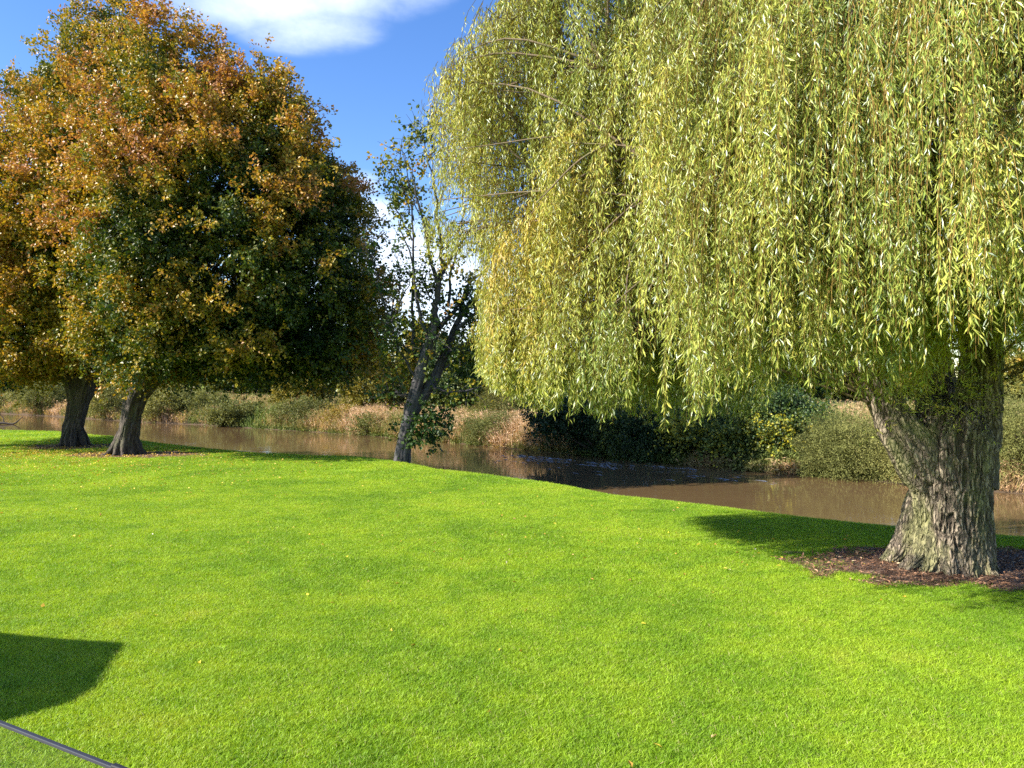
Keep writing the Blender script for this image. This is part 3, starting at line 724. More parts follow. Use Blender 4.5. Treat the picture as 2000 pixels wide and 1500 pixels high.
xf = WB[0]+np.cos(thf)*willow_reach(thf)*ff; yf = WB[1]+np.sin(thf)*willow_reach(thf)*ff
xe = np.concatenate([rng.uniform(.5, 2.7, 95), rng.uniform(1.6, 4.9, 85), rng.uniform(.2, 2.2, 25)]); ye = np.concatenate([rng.uniform(9.3, 11.8, 95), rng.uniform(9.9, 11.8, 85), rng.uniform(9.4, 10.6, 25)])
ze_ = np.concatenate([4.3+4.3*rng.uniform(0, 1, 95)**.7, rng.uniform(2.9, 4.3, 85), rng.uniform(3.0, 4.0, 25)])
zlf = zlow(xf, yf); zf_ = zlf+.9+(5.8+4.2*(1-ff**2.2)-zlf-.9)*rng.uniform(0, 1, NR)
bx, by, zs, th, fr = (np.concatenate([np.array(a_), b_]) for a_, b_ in ((bx, np.append(xf, xe)), (by, np.append(yf, ye)), (zs, np.append(zf_, ze_)), (th, np.append(thf, np.full(205, -2.8))), (fr, np.append(ff, np.full(205, .7)))))
pid = np.concatenate([np.array(pid), np.arange(NR+205)+5000]); NB = len(bx)
bottom_lobe = rng.uniform(0, 1, NB) < .05
bx = np.where(bottom_lobe, rng.uniform(-.40, .7, NB), bx); by = np.where(bottom_lobe, rng.uniform(10.5, 12.5, NB), by); zs = np.where(bottom_lobe, rng.uniform(2.9, 3.9, NB), zs)
# ragged upper left shoulder, thin withies against the sky
m_ = 150; q1 = rng.uniform(0, 1, m_)**1.3; bx2 = .8-1.95*q1; by2 = rng.uniform(9.9, 12.0, m_)+.3*q1; z2 = 99+0*q1
# a thinner side towards the sun, which reaches the trunk through it
sd_ = np.abs((bx-WB[0])*SUN_DIR[1]-(by-WB[1])*SUN_DIR[0]); tt_ = -((bx-WB[0])*SUN_DIR[0]+(by-WB[1])*SUN_DIR[1])
block = (sd_ < .68) & (tt_ > .6) & (zs > .2+.66*tt_) & (zs-2.3 < 1.7+.66*tt_)
keep_ = ~block | (rng.uniform(0, 1, NB) < .12)
bx, by, zs, th, pid = (np.concatenate([a_[keep_], b_]) for a_, b_ in ((bx, bx2), (by, by2), (zs, z2), (th, np.full(m_, 3.1)), (pid, np.full(m_, 9000))))
cx5 = rng.uniform(4.0, 6.1, 34); bx, by, zs, th, pid = (np.concatenate([b_, a_]) for a_, b_ in ((bx, cx5), (by, rng.uniform(8.9, 9.5, 34)), (zs, rng.uniform(3.3, 4.6, 34)), (th, np.full(34, -2.0)), (pid, np.arange(34)+6000)))
NB = len(bx); lim = 7.95+1.25*bx*np.clip(11/by, .8, 1.2); zs = np.minimum(zs, np.where(bx < .8, lim-rng.exponential(.3, NB)-rng.uniform(0, 2.6, NB)*(rng.uniform(0, 1, NB) < .45), 99)); zs[-m_:] = np.maximum(zs[-m_:], 4.6)
bc = np.stack([bx, by, zs], -1)
outd = unit(np.stack([np.cos(th), np.sin(th), 0*th], -1))
# arching boughs from the main stems out to each cluster of withies
stems = [smooth_path([Wp(1735, 800), Wp(1700, 720, .1), Wp(1650, 610, .3), Wp(1580, 470, .5), Wp(1500, 330, .6), Wp(1400, 180, .8)], 30),
         smooth_path([Wp(1921, 740, .1), Wp(1900, 540, 0), Wp(1895, 400, -.1), Wp(1870, 200, -.2), Wp(1850, -50, 0)], 30),
         smooth_path([Wp(1825, 740, .9), Wp(1790, 560, 1.3), Wp(1740, 330, 1.7), Wp(1700, 60, 2.2), Wp(1680, -120, 2.4)], 30),
         smooth_path([Wp(1950, 610, .4), Wp(2050, 450, .9), Wp(2150, 300, 1.4), Wp(2230, 150, 1.8)], 30)]
SP = np.concatenate(stems)
big = forked_limbs(Wp(1650, 610, .3), [(.2, 10.8, 7.2), (-.2, 11.4, 6.0), (1.2, 9.6, 6.4), (.8, 12.5, 5.4)], .08, .02, .4) + forked_limbs(Wp(1895, 400, -.1), [(3.6, 7.0, 6.6), (5.4, 6.4, 6.9), (7.6, 6.6, 6.4), (2.6, 8.0, 7.4)], .13, .03, .4) \
    + forked_limbs(Wp(1580, 470, .5), [(1.8, 9.0, 4.9), (2.6, 8.2, 4.4), (.4, 10.4, 4.6)], .11, .03, .4) + forked_limbs(Wp(1740, 330, 1.7), [(1.0, 13.5, 7.6), (4.0, 15.5, 7.4), (7, 15.3, 7.2)], .13, .03, .4)
SP = np.concatenate([SP]+[p for p, r in big])
bl = list(big)
for pp in prim:
    s0 = SP[np.argsort(np.linalg.norm(SP-pp[0], axis=1))[rng.integers(0, 5)]]
    bl.append((np.vstack([smooth_path([s0, s0*.5+pp[0]*.5+(0, 0, .1), pp[0]], 6)[:-1], pp]), np.linspace(.040, .006, 29)))
for i_ in range(NB):
    if pid[i_] < 5000: continue
    tgt = bc[i_]; dd = np.linalg.norm((SP-tgt)*np.array([1, 1, 1.3]), axis=1)+np.where(SP[:, 2] > tgt[2]+.2, 3, 0)
    s0 = SP[np.argsort(dd)[rng.integers(0, 26)]]
    mid = s0*.45+tgt*.55+np.array([0, 0, .08+.05*np.linalg.norm(tgt-s0)])+rng.normal(size=3)*.10*np.linalg.norm(tgt-s0)*np.array([1, 1, .3])
    bl.append((smooth_path([s0, mid, tgt], 8), np.linspace(.020, .005, 8)))
V, F = tubes(bl, 6); mesh_obj('limbs', V, F, M['limb_bark'], t, np.full(len(V), .5), True)
# withies
KW = 12
n = NB*KW
sp0 = np.repeat(bc, KW, 0)+rng.normal(size=(n, 3))*np.array([.085, .085, .07])
od = unit(np.repeat(outd, KW, 0)*.8+rdir(n)*np.array([1, 1, .3])*.7)
ang_px = zlow(sp0[:, 0]+od[:, 0]*.22, sp0[:, 1]+od[:, 1]*.22)
ln = np.minimum(rng.uniform(.7, 3.1, n)*np.repeat(np.where(pid < 5000, .55+.6*_h(pid.astype(np.int64), pid.astype(np.int64)*7+1, pid.astype(np.int64)*3), rng.uniform(.4, .9, NB)), KW), np.maximum(sp0[:, 2]-ang_px-rng.uniform(-.05, .5, n), .35))
reach = rng.uniform(.08, .45, n)*np.minimum(ln, 1.6)*np.where(sp0[:, 0] < 0, .6, 1)
NS = 9
tt = np.linspace(0, 1, NS)
ph = rng.uniform(0, 6.28, n); sway = rng.uniform(.0, .07, n)
def withy(u_):       # u_ (n,k)
    a_ = 1-np.exp(-3.2*u_)
    x = sp0[:, None]+od[:, None]*(a_*reach[:, None])[..., None]
    x = x+np.array([0, 0, 1])*(.20*reach[:, None]*np.sin(np.minimum(u_*4, np.pi))-ln[:, None]*u_**1.12)[..., None]
    s__ = (np.sin(ph[:, None]+u_*5.5)*sway[:, None]*u_)
    return x+np.stack([s__, s__*.6, 0*s__], -1)
pth = withy(np.broadcast_to(tt, (n, NS)))
# triangular stems, vectorised
rad_ = np.linspace(.0040, .0015, NS)
offs = np.stack([np.array([math.cos(a), math.sin(a), 0]) for a in (0, 2.09, 4.19)])
V = (pth[:, :, None]+offs[None, None]*rad_[None, :, None, None]).reshape(-1, 3)
base_i = (np.arange(n)[:, None]*NS+np.arange(NS-1)[None])[..., None]*3
j = np.arange(3); k = (j+1) % 3
F = np.stack([base_i+j, base_i+k, base_i+3+k, base_i+3+j], -1).reshape(-1, 4)
mesh_obj('hanging_withies', V, F, M['withy'], t, np.full(len(V), .6))
# leaves along the withies
cnt = np.maximum((ln/.0215).astype(int), 6)
bare = np.repeat(rng.uniform(0, 1, NB) < .15, KW); cnt = np.where(np.repeat(pid == 9000, KW), (cnt*.6).astype(int), cnt); cnt = np.where(bare, (cnt*.38).astype(int), cnt)
idx = np.repeat(np.arange(n), cnt); tot = len(idx)
uu = rng.uniform(.06, 1.0, tot); uu = np.where(bare[idx], 1-(1-uu)*rng.uniform(.2, 1, tot), uu)
def withy_at(i_, u_):
    a_ = 1-np.exp(-3.2*u_)
    x = sp0[i_]+od[i_]*(a_*reach[i_])[:, None]
    x[:, 2] += .20*reach[i_]*np.sin(np.minimum(u_*4, np.pi))-ln[i_]*u_**1.12
    s__ = np.sin(ph[i_]+u_*5.5)*sway[i_]*u_
    x[:, 0] += s__; x[:, 1] += s__*.6
    return x
Pt = withy_at(idx, uu)
a = rng.uniform(0, 2*np.pi, tot); hor = np.stack([np.cos(a), np.sin(a), 0*a], -1)
Pt += hor*rng.exponential(.018, tot)[:, None]
D = hor*rng.uniform(.15, .9, tot)[:, None]+np.array([0, 0, -1.0])*rng.uniform(.35, 1.4, tot)[:, None]+rdir(tot)*.22
N = hor*rng.uniform(-.2, 1, tot)[:, None]+rdir(tot)*.8
LL = .035+.068*rng.beta(2, 1.6, tot)
V, F = leaf_geo(Pt, D, N, LL, LL*rng.uniform(.15, .22, tot), .2)
ct = .36+.95*(fbm(bc, .5, 2, 95)-.5)+.22*(_h(pid.astype(np.int64)+3, pid.astype(np.int64)*5+1, pid.astype(np.int64))-.5)+rng.normal(0, .05, NB)
tn = np.repeat(ct, KW)[idx]+rng.normal(0, .13, tot)+.08*np.where(bc[:, 0] < 3, 1, -.3).repeat(KW)[idx]
tn = np.clip(tn, 0, .90); tn = np.where(rng.uniform(0, 1, tot) < .05, 1.0, tn)
c5, o5, r5 = ell_clumps([(*Wp(1805, 765, -.35), .42, .3, .26), (*Wp(1875, 755, -.2), .3, .3, .22), (*Wp(1735, 750, -.3), .35, .3, .3)], 34, 6, .2)
V5, F5, T5 = sprays(c5, o5, 4, 14, .3, .4, 1, .1, .35, .03, (.04, .085), .2, .6, np.full(len(c5), .5), .15)
V, F, T_ = join([(V, F, np.repeat(tn, 4)), (V5, F5, T5)])
mesh_obj('crown', V, F, M['willow_leaf'], t, T_)
print('willow leaves', tot)

# ------------------------------------------------------------------ far bank
def fh(x, y): return float(height(np.array([x]), np.array([y]))[0][0])

def bush(name, label, cat, mat, px, d, rpx, top, base_py=None, n=160, k=5, m=14, L=(.10, .17), W=.35, tint=(.5, .25), up=.6, group=None, ells=None, ry=None, rin=.3, stems=7, back=0.0, narrow=False, zmin=-1.05, droop=.3, l=(.3, .8)):
    """shrub on the bank: px centre column, rpx half width, top row, at depth d"""
    cx = (px-1000)/FP*d; g0 = max(fh(cx, d), WZ); ztop = EYE-(top-740)/FP*d; rx = rpx/FP*d
    H = max(ztop-g0, .5)
    group = group or {'sallow_bush': 'sallow bushes along the far bank', 'bramble_bush': 'green brambles among the reeds', 'dark_shrub': 'dark shrubs behind the reeds', 'yellow_shrub': 'yellow green shrubs behind the reeds'}.get(name)
    t = root(name, (cx, d, g0), label, cat, group)
    if ells is None:
        ells = [(cx, d, g0+H*.46, rx*.85, ry or rx*.8, H*.52), (cx-rx*.4, d, g0+H*.32, rx*.6, rx*.6, H*.36), (cx+rx*.42, d+.2, g0+H*.35, rx*.58, rx*.6, H*.38)]
    c, o_, r_ = ell_clumps(ells, n, int(px), rin, zmin, .25, .6)
    tn = np.clip(tint[0]+(fbm(c, .8, 2, int(px))-.5)*2*tint[1]+.25*tint[1]*(r_-.6), 0, 1)
    V, F, T_ = sprays(c, o_, k, m, up, .6, .8, l[0], l[1], .06, L, W, droop, tn, .1)
    mesh_obj('foliage', V, F, mat, t, T_)
    tg = c[rng.choice(len(c), stems)]
    st = [(smooth_path([(cx+rng.normal(0, .12), d+back+rng.normal(0, .12), g0-.2), np.array([cx, d+back, g0])*.5+q_*.5+rng.normal(size=3)*.15, q_], 7), np.linspace(.06, .012, 7)) for q_ in tg]
    V, F = tubes(st, 6); mesh_obj('stems', V, F, M['stem_bark'], t, np.full(len(V), .4), True)
    return t

def fd(px):      # depth of the far waterline at a column
    k = FAR[3:-4]; col = 1000+k[:, 0]/k[:, 1]*FP
    return float(np.interp(px, col, k[:, 1]))

G = 'sallow bushes along the far bank'
# left, under the hornbeam crowns
bush('sallow_bush', 'low pale bush at the far left edge of the far bank', 'bush', M['sallow_leaf'], 20, fd(20)+4, 45, 772, n=110, tint=(.65, .3), L=(.16, .26), ry=2.0)
bush('sallow_bush', 'grey green bush on the far bank just left of the far left trunk', 'bush', M['sallow_leaf'], 95, fd(95)+2.5, 52, 748, n=190, tint=(.4, .35), L=(.15, .24), ry=2.4)
bush('sallow_bush', 'olive bush on the far bank seen between the two left trunks', 'bush', M['sallow_leaf'], 215, fd(215)+1.6, 42, 745, n=180, tint=(.55, .3), L=(.14, .22), ry=2.2)
bush('sallow_bush', 'rounded olive yellow bush on the far bank right of the slim leaning trunk', 'bush', M['sallow_leaf'], 320, fd(320)+1.6, 55, 752, n=230, tint=(.62, .3), L=(.13, .22), ry=2.4)
bush('sallow_bush', 'dull bush in the gap below the orange crown', 'bush', M['sallow_leaf'], 400, fd(400)+4.0, 45, 765, n=140, tint=(.4, .3), L=(.13, .2), ry=2.2)
bush('bramble_bush', 'low green bramble at the water line left of the reeds', 'bush', M['sallow_leaf'], 462, fd(462)+1.0, 50, 795, n=170, tint=(.25, .3), L=(.10, .17), W=.6, ry=1.6)
bush('bramble_bush', 'taller green bramble beside the dry reeds, below the orange crown', 'bush', M['sallow_leaf'], 600, fd(600)+2.4, 58, 790, n=230, tint=(.22, .3), L=(.09, .16), W=.5, ry=1.8)
bush('bramble_bush', 'green bramble clump standing among the dry reeds right of the sparse tree', 'bush', M['sallow_leaf'], 955, fd(955)+.9, 48, 815, n=200, tint=(.25, .25), L=(.06, .11), W=.45, ry=1.1)
bush('bramble_bush', 'small green bramble in the reeds just left of the forked trunk', 'bush', M['sallow_leaf'], 722, fd(722)+.7, 24, 822, n=80, tint=(.3, .3), L=(.08, .14), W=.5, ry=.8)
bush('bramble_bush', 'low green bramble in the reeds close to the right of the forked trunk', 'bush', M['sallow_leaf'], 880, fd(880)+.6, 26, 838, n=80, tint=(.3, .25), L=(.06, .11), W=.45, ry=.7)
bush('bramble_bush', 'russet bramble mound in the reeds right of the orange crown', 'bush', M['autumn_leaf'], 668, fd(668)+1.8, 30, 806, n=90, tint=(.75, .25), L=(.08, .14), W=.5, ry=1.0)
# behind the bank
bush('yellow_shrub', 'yellow green shrub behind the reeds right of the orange crown', 'shrub', M['autumn_leaf'], 590, fd(590)+9, 50, 738, n=180, tint=(.45, .35), L=(.15, .24), W=.6, ry=2)
bush('yellow_shrub', 'tall yellow green shrub behind the reeds left of the sparse tree', 'shrub', M['autumn_leaf'], 735, fd(735)+9, 62, 672, n=300, tint=(.42, .4), L=(.14, .22), W=.6, ry=2.2)
bush('dark_shrub', 'dark green shrub behind the forked trunk of the sparse tree', 'shrub', M['dark_leaf'], 880, fd(880)+10, 62, 662, n=330, tint=(.55, .3), L=(.14, .22), W=.6, ry=2.4)
bush('brown_shrub', 'greyish brown shrub left of the dark overhanging bush', 'shrub', M['autumn_leaf'], 985, fd(985)+7, 55, 752, n=200, tint=(.12, .2), L=(.08, .14), W=.35, ry=2)
bush('dark_shrub', 'dark leafy shrub behind the right end of the dry reeds', 'shrub', M['dark_leaf'], 1075, fd(1075)+9, 60, 765, n=200, tint=(.35, .25), L=(.10, .16), W=.6, ry=2)
# the dark overhanging bush
dh = fd(1330)
hx = lambda px, d: (px-1000)/FP*d
ells = [(hx(1250, dh+2.6), dh+2.6, .55, 2.4, 1.9, 1.7), (hx(1370, dh+1.9), dh+1.9, .45, 2.3, 1.9, 1.65), (hx(1480, dh+.6), dh+.6, .45, 2.0, 1.8, 1.6),
        (hx(1170, dh+3.6), dh+3.6, .3, 1.4, 1.3, 1.0), (hx(1530, dh-.3), dh-.3, .2, 1.2, 1.5, 1.3), (hx(1420, dh), dh+.1, -.1, 2.0, 1.3, 1.1), (hx(1300, dh+1.2), dh+1.3, -.1, 1.9, 1.3, 1.1), (hx(1520, dh-1.2), dh-1.0, -.2, 1.1, 1.0, .95), (hx(1575, dh-1.9), dh-1.6, -.3, .8, .8, .8), (hx(1450, dh-.6), dh-.9, -.4, 1.2, .7, .75)]
hb = bush('hawthorn_bush', 'large dark bush overhanging the river below the willow curtain', 'bush', M['dark_leaf'], 1370, dh+1.6, 190, 780, n=1300, k=6, m=15, L=(.07, .12), W=.7, tint=(.36, .5), up=.1, ells=ells, rin=.25, stems=26, droop=.4, l=(.2, .6), back=1.5)
ells = [(hx(1100, dh+3.2), dh+3.2, EYE-(815-740)/FP*(dh+3.2), 1.35, .8, .34), (hx(1150, dh+3.2), dh+3.2, EYE-(838-740)/FP*(dh+3.2), .9, .7, .22), (hx(1070, dh+3.2), dh+3.2, EYE-(826-740)/FP*(dh+3.2), .75, .6, .36)]
bush('alder_bough', 'dark leafy bough reaching left over the dry reeds from the dark bush', 'bush', M['dark_leaf'], 1180, dh+3.2, 80, 800, n=120, k=5, m=15, L=(.09, .14), W=.8, tint=(.15, .1), ells=ells, rin=.1, stems=10, up=.1)
bush('ivy_bush', 'green ivy covered bush under the willow left of the thick trunk', 'bush', M['dark_leaf'], 1530, fd(1530)+2.6, 95, 775, n=420, k=5, m=15, L=(.07, .12), W=.85, tint=(.5, .22), ry=2.0, up=.1)
bush('field_maple', 'yellow leaved low branches over the dark bush beside the ivy', 'bush', M['dark_leaf'], 1440, fd(1440)-.2, 75, 838, n=120, k=4, m=10, L=(.08, .13), W=.85, tint=(.74, .22),
     ells=[(hx(1430, dh-1.5), dh-1.5, EYE-(858-740)/FP*(dh-1.5), 1.3, .5, .42), (hx(1535, dh-2.3), dh-2.3, EYE-(850-740)/FP*(dh-2.3), .95, .5, .4), (hx(1330, dh-.6), dh-.6, EYE-(832-740)/FP*(dh-.6), .8, .45, .36)], rin=.1, up=.1, back=2.6, stems=3)
bush('sallow_bush', 'wide olive green bush on the far bank just left of the thick willow trunk', 'bush', M['sallow_leaf'], 1665, fd(1665)+.5, 95, 812, n=520, k=6, m=17, L=(.06, .10), W=.3, tint=(.5, .3), ry=1.5, up=.2, droop=.6)
bush('sallow_bush', 'smaller straw tinted bush low behind the left side of the willow trunk', 'bush', M['sallow_leaf'], 1765, fd(1765)+.6, 50, 870, n=240, k=6, m=15, L=(.06, .10), W=.25, tint=(.75, .25), ry=1.0, up=.2, droop=.6)
bush('sallow_bush', 'olive bush on the far bank right of the willow trunk', 'bush', M['sallow_leaf'], 1985, fd(1985)+1.4, 95, 770, n=560, k=6, m=16, L=(.06, .10), W=.3, tint=(.5, .3), ry=1.8, up=.2, droop=.6)
bush('sallow_bush', 'tall bush on the far bank hidden mostly behind the willow trunk', 'bush', M['sallow_leaf'], 1860, fd(1860)+2.4, 80, 800, n=260, k=5, m=15, L=(.08, .13), W=.3, tint=(.45, .3), ry=1.6, up=.2, droop=.6)

# trees on the skyline behind
rng = np.random.default_rng(15)
def far_tree(px, d, rpx, top, mat, tint, label, n=200):
    cx = hx(px, d); zt = EYE-(top-740)/FP*d; rx = rpx/FP*d; h0 = fh(cx, d)
    t = root('distant_tree', (cx, d, h0), label, 'tree', 'distant trees on the skyline')
    e = [(cx, d, (zt+h0)*.55, rx, rx, (zt-h0)*.47), (cx-rx*.45, d, (zt+h0)*.42, rx*.65, rx*.6, (zt-h0)*.36), (cx+rx*.5, d, (zt+h0)*.45, rx*.6, rx*.6, (zt-h0)*.36)]
    c, o_, r_ = ell_clumps(e, n, int(px)+7, .3, h0, .3, .6)
    V, F, T_ = sprays(c, o_, 5, 13, .3, .7, .8, rx*.1, rx*.22, rx*.02, (d*.0045, d*.0075), .7, .2, np.clip(tint+rng.normal(0, .15, n), 0, 1), .12, cj=rx*.06)
    mesh_obj('crown', V, F, mat, t, T_)
    V, F, T_ = bark_tube([(cx, d, h0-.3), (cx+.1, d, h0+(zt-h0)*.25), (cx, d, h0+(zt-h0)*.6)], [.35, .25, .1], 20, 14, .02)
    mesh_obj('trunk', V, F, M['stem_bark'], t, T_, True)
far_tree(955, 95, 45, 655, M['autumn_leaf'], .8, 'small orange tinted distant tree showing beside the left edge of the willow curtain')
far_tree(830, 110, 45, 640, M['autumn_leaf'], .55, 'pale brown distant tree on the skyline behind the forked trunk')
far_tree(690, 90, 60, 690, M['dark_leaf'], .5, 'dark distant tree between the orange crown and the sparse tree')
far_tree(1085, 90, 80, 700, M['autumn_leaf'], .4, 'distant tree hidden behind the lower left of the willow curtain')
far_tree(1260, 80, 90, 690, M['dark_leaf'], .45, 'dark distant tree behind the middle of the willow curtain')
far_tree(1480, 75, 110, 670, M['dark_leaf'], .4, 'broad dark distant tree behind the willow boughs')
far_tree(1700, 80, 100, 680, M['autumn_leaf'], .3, 'distant tree behind the willow, left of its trunk')
far_tree(1990, 75, 90, 690, M['autumn_leaf'], .35, 'distant tree at the right edge behind the willow')
far_tree(470, 95, 80, 705, M['dark_leaf'], .5, 'dark distant tree behind the slim leaning tree')
far_tree(280, 110, 80, 712, M['dark_leaf'], .45, 'dark distant tree behind the bushes right of the slim trunk')
far_tree(20, 120, 90, 705, M['dark_leaf'], .35, 'dark distant tree at the far left edge')

# dry reeds and rough grass on the far bank
rng = np.random.default_rng(16)
def reeds(name, label, px0, px1, off0, off1, n, h0, h1, tbase, tsd, lean=.25, wd=.02):
    k = FAR[3:-4]; col = 1000+k[:, 0]/k[:, 1]*FP
    px = rng.uniform(px0, px1, n); off = rng.uniform(0, 1, n)**1.2*(off1-off0)+off0
    d = np.interp(px, col, k[:, 1])+off*1.15; x = (px-1000)/FP*d
    h = height(x, d)[0]; p3 = np.stack([x, d, 0*x], -1)
    cl = fbm(p3, .9, 3, 120); hh = rng.uniform(h0, h1, n)*(.45+1.1*cl)
    Pt = np.stack([x, d, h-.03], -1)
    a = vn(p3, .8, 130)*12; D = np.stack([np.cos(a)*lean*1.3, np.sin(a)*lean*1.3, np.ones(n)], -1)+rng.normal(size=(n, 3))*lean
    N = rdir(n)*(1, 1, .3)
    V, F = leaf_geo(Pt, D, N, hh, wd*rng.uniform(.6, 1.6, n), 0)
    # drooping feathery heads
    tip = Pt+unit(D)*hh[:, None]*rng.uniform(.55, 1.0, n)[:, None]
    D2 = rdir(n)+np.array([.2, 0, -.4]); V2, F2 = leaf_geo(tip, D2, rdir(n), rng.uniform(.10, .30, n), wd*rng.uniform(1.0, 2.6, n), .1)
    tt = np.clip(tbase+(fbm(p3, .55, 3, 140)-.5)*2.3+rng.normal(0, tsd, n), 0, 1)
    V = np.vstack([V, V2]); F = np.vstack([F, F2+4*n])
    o = mesh_obj(name, V, F, M['reed'], tint=np.concatenate([np.repeat(tt, 4), np.repeat(np.clip(tt+.1, 0, 1), 4)])); tag(o, label, 'reeds', kind='stuff')
reeds('dry_reeds', 'straw coloured dry reeds along the far bank', 520, 1190, .0, 5.5, 46000, .5, 1.15, .52, .2)
reeds('bank_grass', 'rough green and straw grass on the left of the far bank', -300, 560, .0, 9, 26000, .4, 1.0, .40, .15, wd=.035)
reeds('meadow_grass', 'rough pale grass on the flat land behind the reeds', 380, 2100, 3, 26, 26000, .4, .9, .35, .15, wd=.04)
reeds('bank_grass', 'rough grass between the bushes on the right of the far bank', 1590, 2300, .0, 5, 14000, .3, .8, .35, .15)

reeds('waterside_plants', 'low green plants at the foot of the dry reeds', 440, 1190, .0, 1.0, 12000, .15, .5, .08, .12, .5, .03)

reeds('waterside_plants', 'low dark green plants at the water line below the dark bushes', 1150, 1640, -.3, .9, 7000, .25, .7, .0, .08, .6, .035)

n = 330; fx = rng.uniform(-1.5, 8.5, n); fy = 36.0-.78*fx-rng.gamma(1.6, .75, n)-.6  # thin pale flecks: their colour stands in for sky reflected off the ripples
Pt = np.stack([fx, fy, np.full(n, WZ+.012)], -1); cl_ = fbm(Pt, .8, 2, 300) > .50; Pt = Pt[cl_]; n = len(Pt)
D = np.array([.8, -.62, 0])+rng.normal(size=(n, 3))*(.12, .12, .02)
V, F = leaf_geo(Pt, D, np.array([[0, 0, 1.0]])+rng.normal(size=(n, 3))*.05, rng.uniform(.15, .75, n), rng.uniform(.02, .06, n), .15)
o = mesh_obj('sky_glints', V, F, plain('sky_glints', (.24, .27, .31), .4), tint=None); tag(o, 'pale streaks painted as sky reflections where the current ripples under the dark bush', 'sky_glints', kind='stuff')

# driftwood snag in the water at the left edge
p0 = np.array([*ground_pt(2, 829, EYE-WZ), WZ])
t = root('driftwood', tuple(p0), 'dark half sunken snag in the water at the far left edge', 'driftwood')
ls = [(smooth_path([p0+np.array([-1.5, 0, -.1]), p0+np.array([0, 0, .12]), p0+np.array([.9, .1, .05]), p0+np.array([1.5, .2, .55])], 12), np.linspace(.12, .03, 12)),
      (smooth_path([p0+np.array([.2, 0, .1]), p0+np.array([.1, .1, .5]), p0+np.array([-.2, .1, .8])], 8), np.linspace(.05, .015, 8)),
      (smooth_path([p0+np.array([-.6, 0, .0]), p0+np.array([-.8, .1, .3]), p0+np.array([-1.1, .1, .45])], 8), np.linspace(.05, .015, 8))]
V, F = tubes(ls, 9); mesh_obj('branch', V, F, M['stem_bark'], t, np.full(len(V), .3), True)

# ------------------------------------------------------------------ terrace with its glass balustrade (bottom left corner)
def boxv(c, s, ax=0.0):
    c = np.array(c, float); s = np.array(s, float)/2
    v_ = np.array([[x, y, z] for x in (-1, 1) for y in (-1, 1) for z in (-1, 1)])*s
    ca, sa = math.cos(ax), math.sin(ax); v_ = v_@np.array([[ca, sa, 0], [-sa, ca, 0], [0, 0, 1]])+c
    f_ = np.array([[0, 1, 3, 2], [4, 6, 7, 5], [0, 4, 5, 1], [2, 3, 7, 6], [0, 2, 6, 4], [1, 5, 7, 3]])
    return v_, f_
def boxes(name, lst, mat, parent, bev=.002):
    Vs, Fs, o_ = [], [], 0
    for c, s, a in lst:
        v_, f_ = boxv(c, s, a); Vs.append(v_); Fs.append(f_+o_); o_ += 8
    ob = mesh_obj(name, np.concatenate(Vs), np.concatenate(Fs), mat, parent)
    if bev: b_ = ob.modifiers.new('bevel', 'BEVEL'); b_.width = bev; b_.segments = 2
    return ob
rp0, rp1 = P(0, 1412, 2.24), P(235, 1505, 1.97)
dirv = (rp1-rp0)[:2]; dirv = dirv/np.linalg.norm(dirv); az = math.atan2(dirv[1], dirv[0]); RZ = float(rp0[2])
mid = rp0[:2]; L_ = 3.4; cen = mid+dirv*(-.55)
bal = root('balustrade', (cen[0], cen[1], .62), 'slim dark metal rail capping a clear glass panel in the bottom left corner', 'balustrade')
boxes('top_rail', [((cen[0], cen[1], RZ), (L_, .013, .010), az)], M['rail'], bal, .002)
boxes('rail_cap', [((*(rp1[:2]+dirv*.10), RZ+.004), (.26, .015, .012), az)], M['black'], bal, .003)
boxes('glass_panel', [((cen[0], cen[1], (RZ+.62)/2-.004), (L_-.02, .010, RZ-.62-.014), az)], M['glass'], bal, 0)
nrm = np.array([-dirv[1], dirv[0]])
te = cen-nrm*2.2
tz = .5
terr = root('terrace', (te[0], te[1], 0), 'low paved stone terrace below the viewpoint', 'terrace')
boxes('paving', [((te[0], te[1], tz+.07), (4.4, 4.3, .10), az)], M['paving'], terr, .01)
boxes('retaining_wall', [((te[0], te[1], tz/2), (4.3, 4.2, tz+.03), az)], M['paving'], terr, .01)

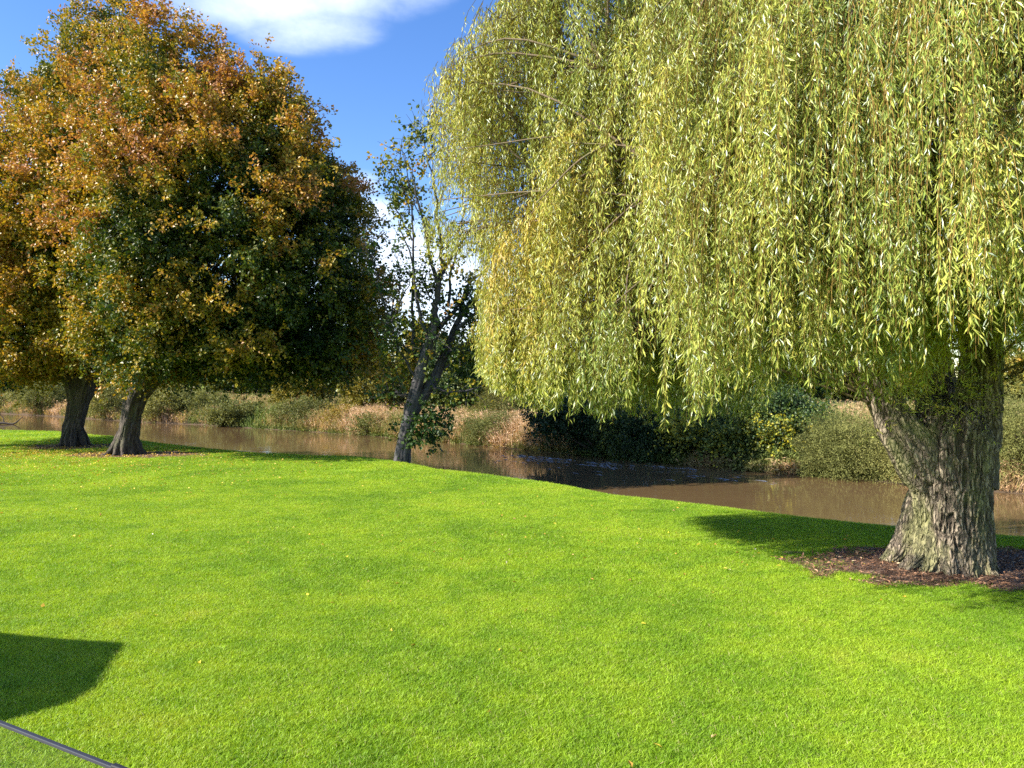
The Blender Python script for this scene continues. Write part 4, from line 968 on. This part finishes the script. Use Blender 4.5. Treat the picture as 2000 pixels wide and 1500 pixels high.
# parasol beyond the left of the picture: its canopy throws the dark shape at the lower left
ca = 1/math.tan(SUN_EL)
def lift(px, py, z):
    x, y = ground_pt(px, py); nrm_ = math.hypot(*SUN_DIR)
    return np.array([x-SUN_DIR[0]/nrm_*z*ca, y-SUN_DIR[1]/nrm_*z*ca, z])
PZ = 2.35
rim = [lift(250, 1258, PZ), lift(222, 1300, PZ), lift(195, 1345, PZ), lift(150, 1372, PZ), lift(100, 1387, PZ), lift(40, 1405, PZ), lift(-60, 1430, PZ+.05), lift(-240, 1450, PZ+.1), lift(-420, 1430, PZ+.05), lift(-620, 1340, PZ), lift(-560, 1270, PZ+.06), lift(-500, 1200, PZ), lift(-230, 1218, PZ+.05), lift(0, 1238, PZ+.04), lift(130, 1250, PZ+.02)]
rim = np.array(rim); apex = rim.mean(0)+np.array([0, 0, .55])
px_, py_ = float(apex[0]), float(apex[1])
par = root('parasol', (px_, py_, 0), 'beige garden parasol beside the lawn, left of the view', 'parasol')
k_ = len(rim); rings = [rim+(0, 0, -.05), rim]+[rim*(1-s_)+apex*s_+np.array([0, 0, -.10*math.sin(math.pi*s_)]) for s_ in (.3, .6, .985)]
V = np.vstack(rings); F = np.array([[r_*k_+i_, r_*k_+(i_+1) % k_, (r_+1)*k_+(i_+1) % k_, (r_+1)*k_+i_] for r_ in range(4) for i_ in range(k_)])
ob = mesh_obj('canopy', V, F, M['canvas'], par); s__ = ob.modifiers.new('thick', 'SOLIDIFY'); s__.thickness = .006
V, F = tubes([(np.array([[px_, py_, -.05], [px_, py_, 1.2], [px_, py_, apex[2]+.08]]), .025)], 14); mesh_obj('pole', V, F, M['wood'], par, np.full(len(V), .5), True)
V, F = tubes([(np.array([apex-(0, 0, .1), rim[i_]+(0, 0, -.03)]), .010) for i_ in (0, 3, 6, 9, 11, 13)], 6); mesh_obj('ribs', V, F, M['wood'], par, np.full(len(V), .5))
boxes('base', [((px_, py_, .05), (.5, .5, .09), .3)], M['paving'], par, .02)
S.cycles.max_bounces = 6; S.cycles.diffuse_bounces = 3; S.cycles.glossy_bounces = 3; S.cycles.transmission_bounces = 4; S.cycles.transparent_max_bounces = 8
S.cycles.use_denoising = False
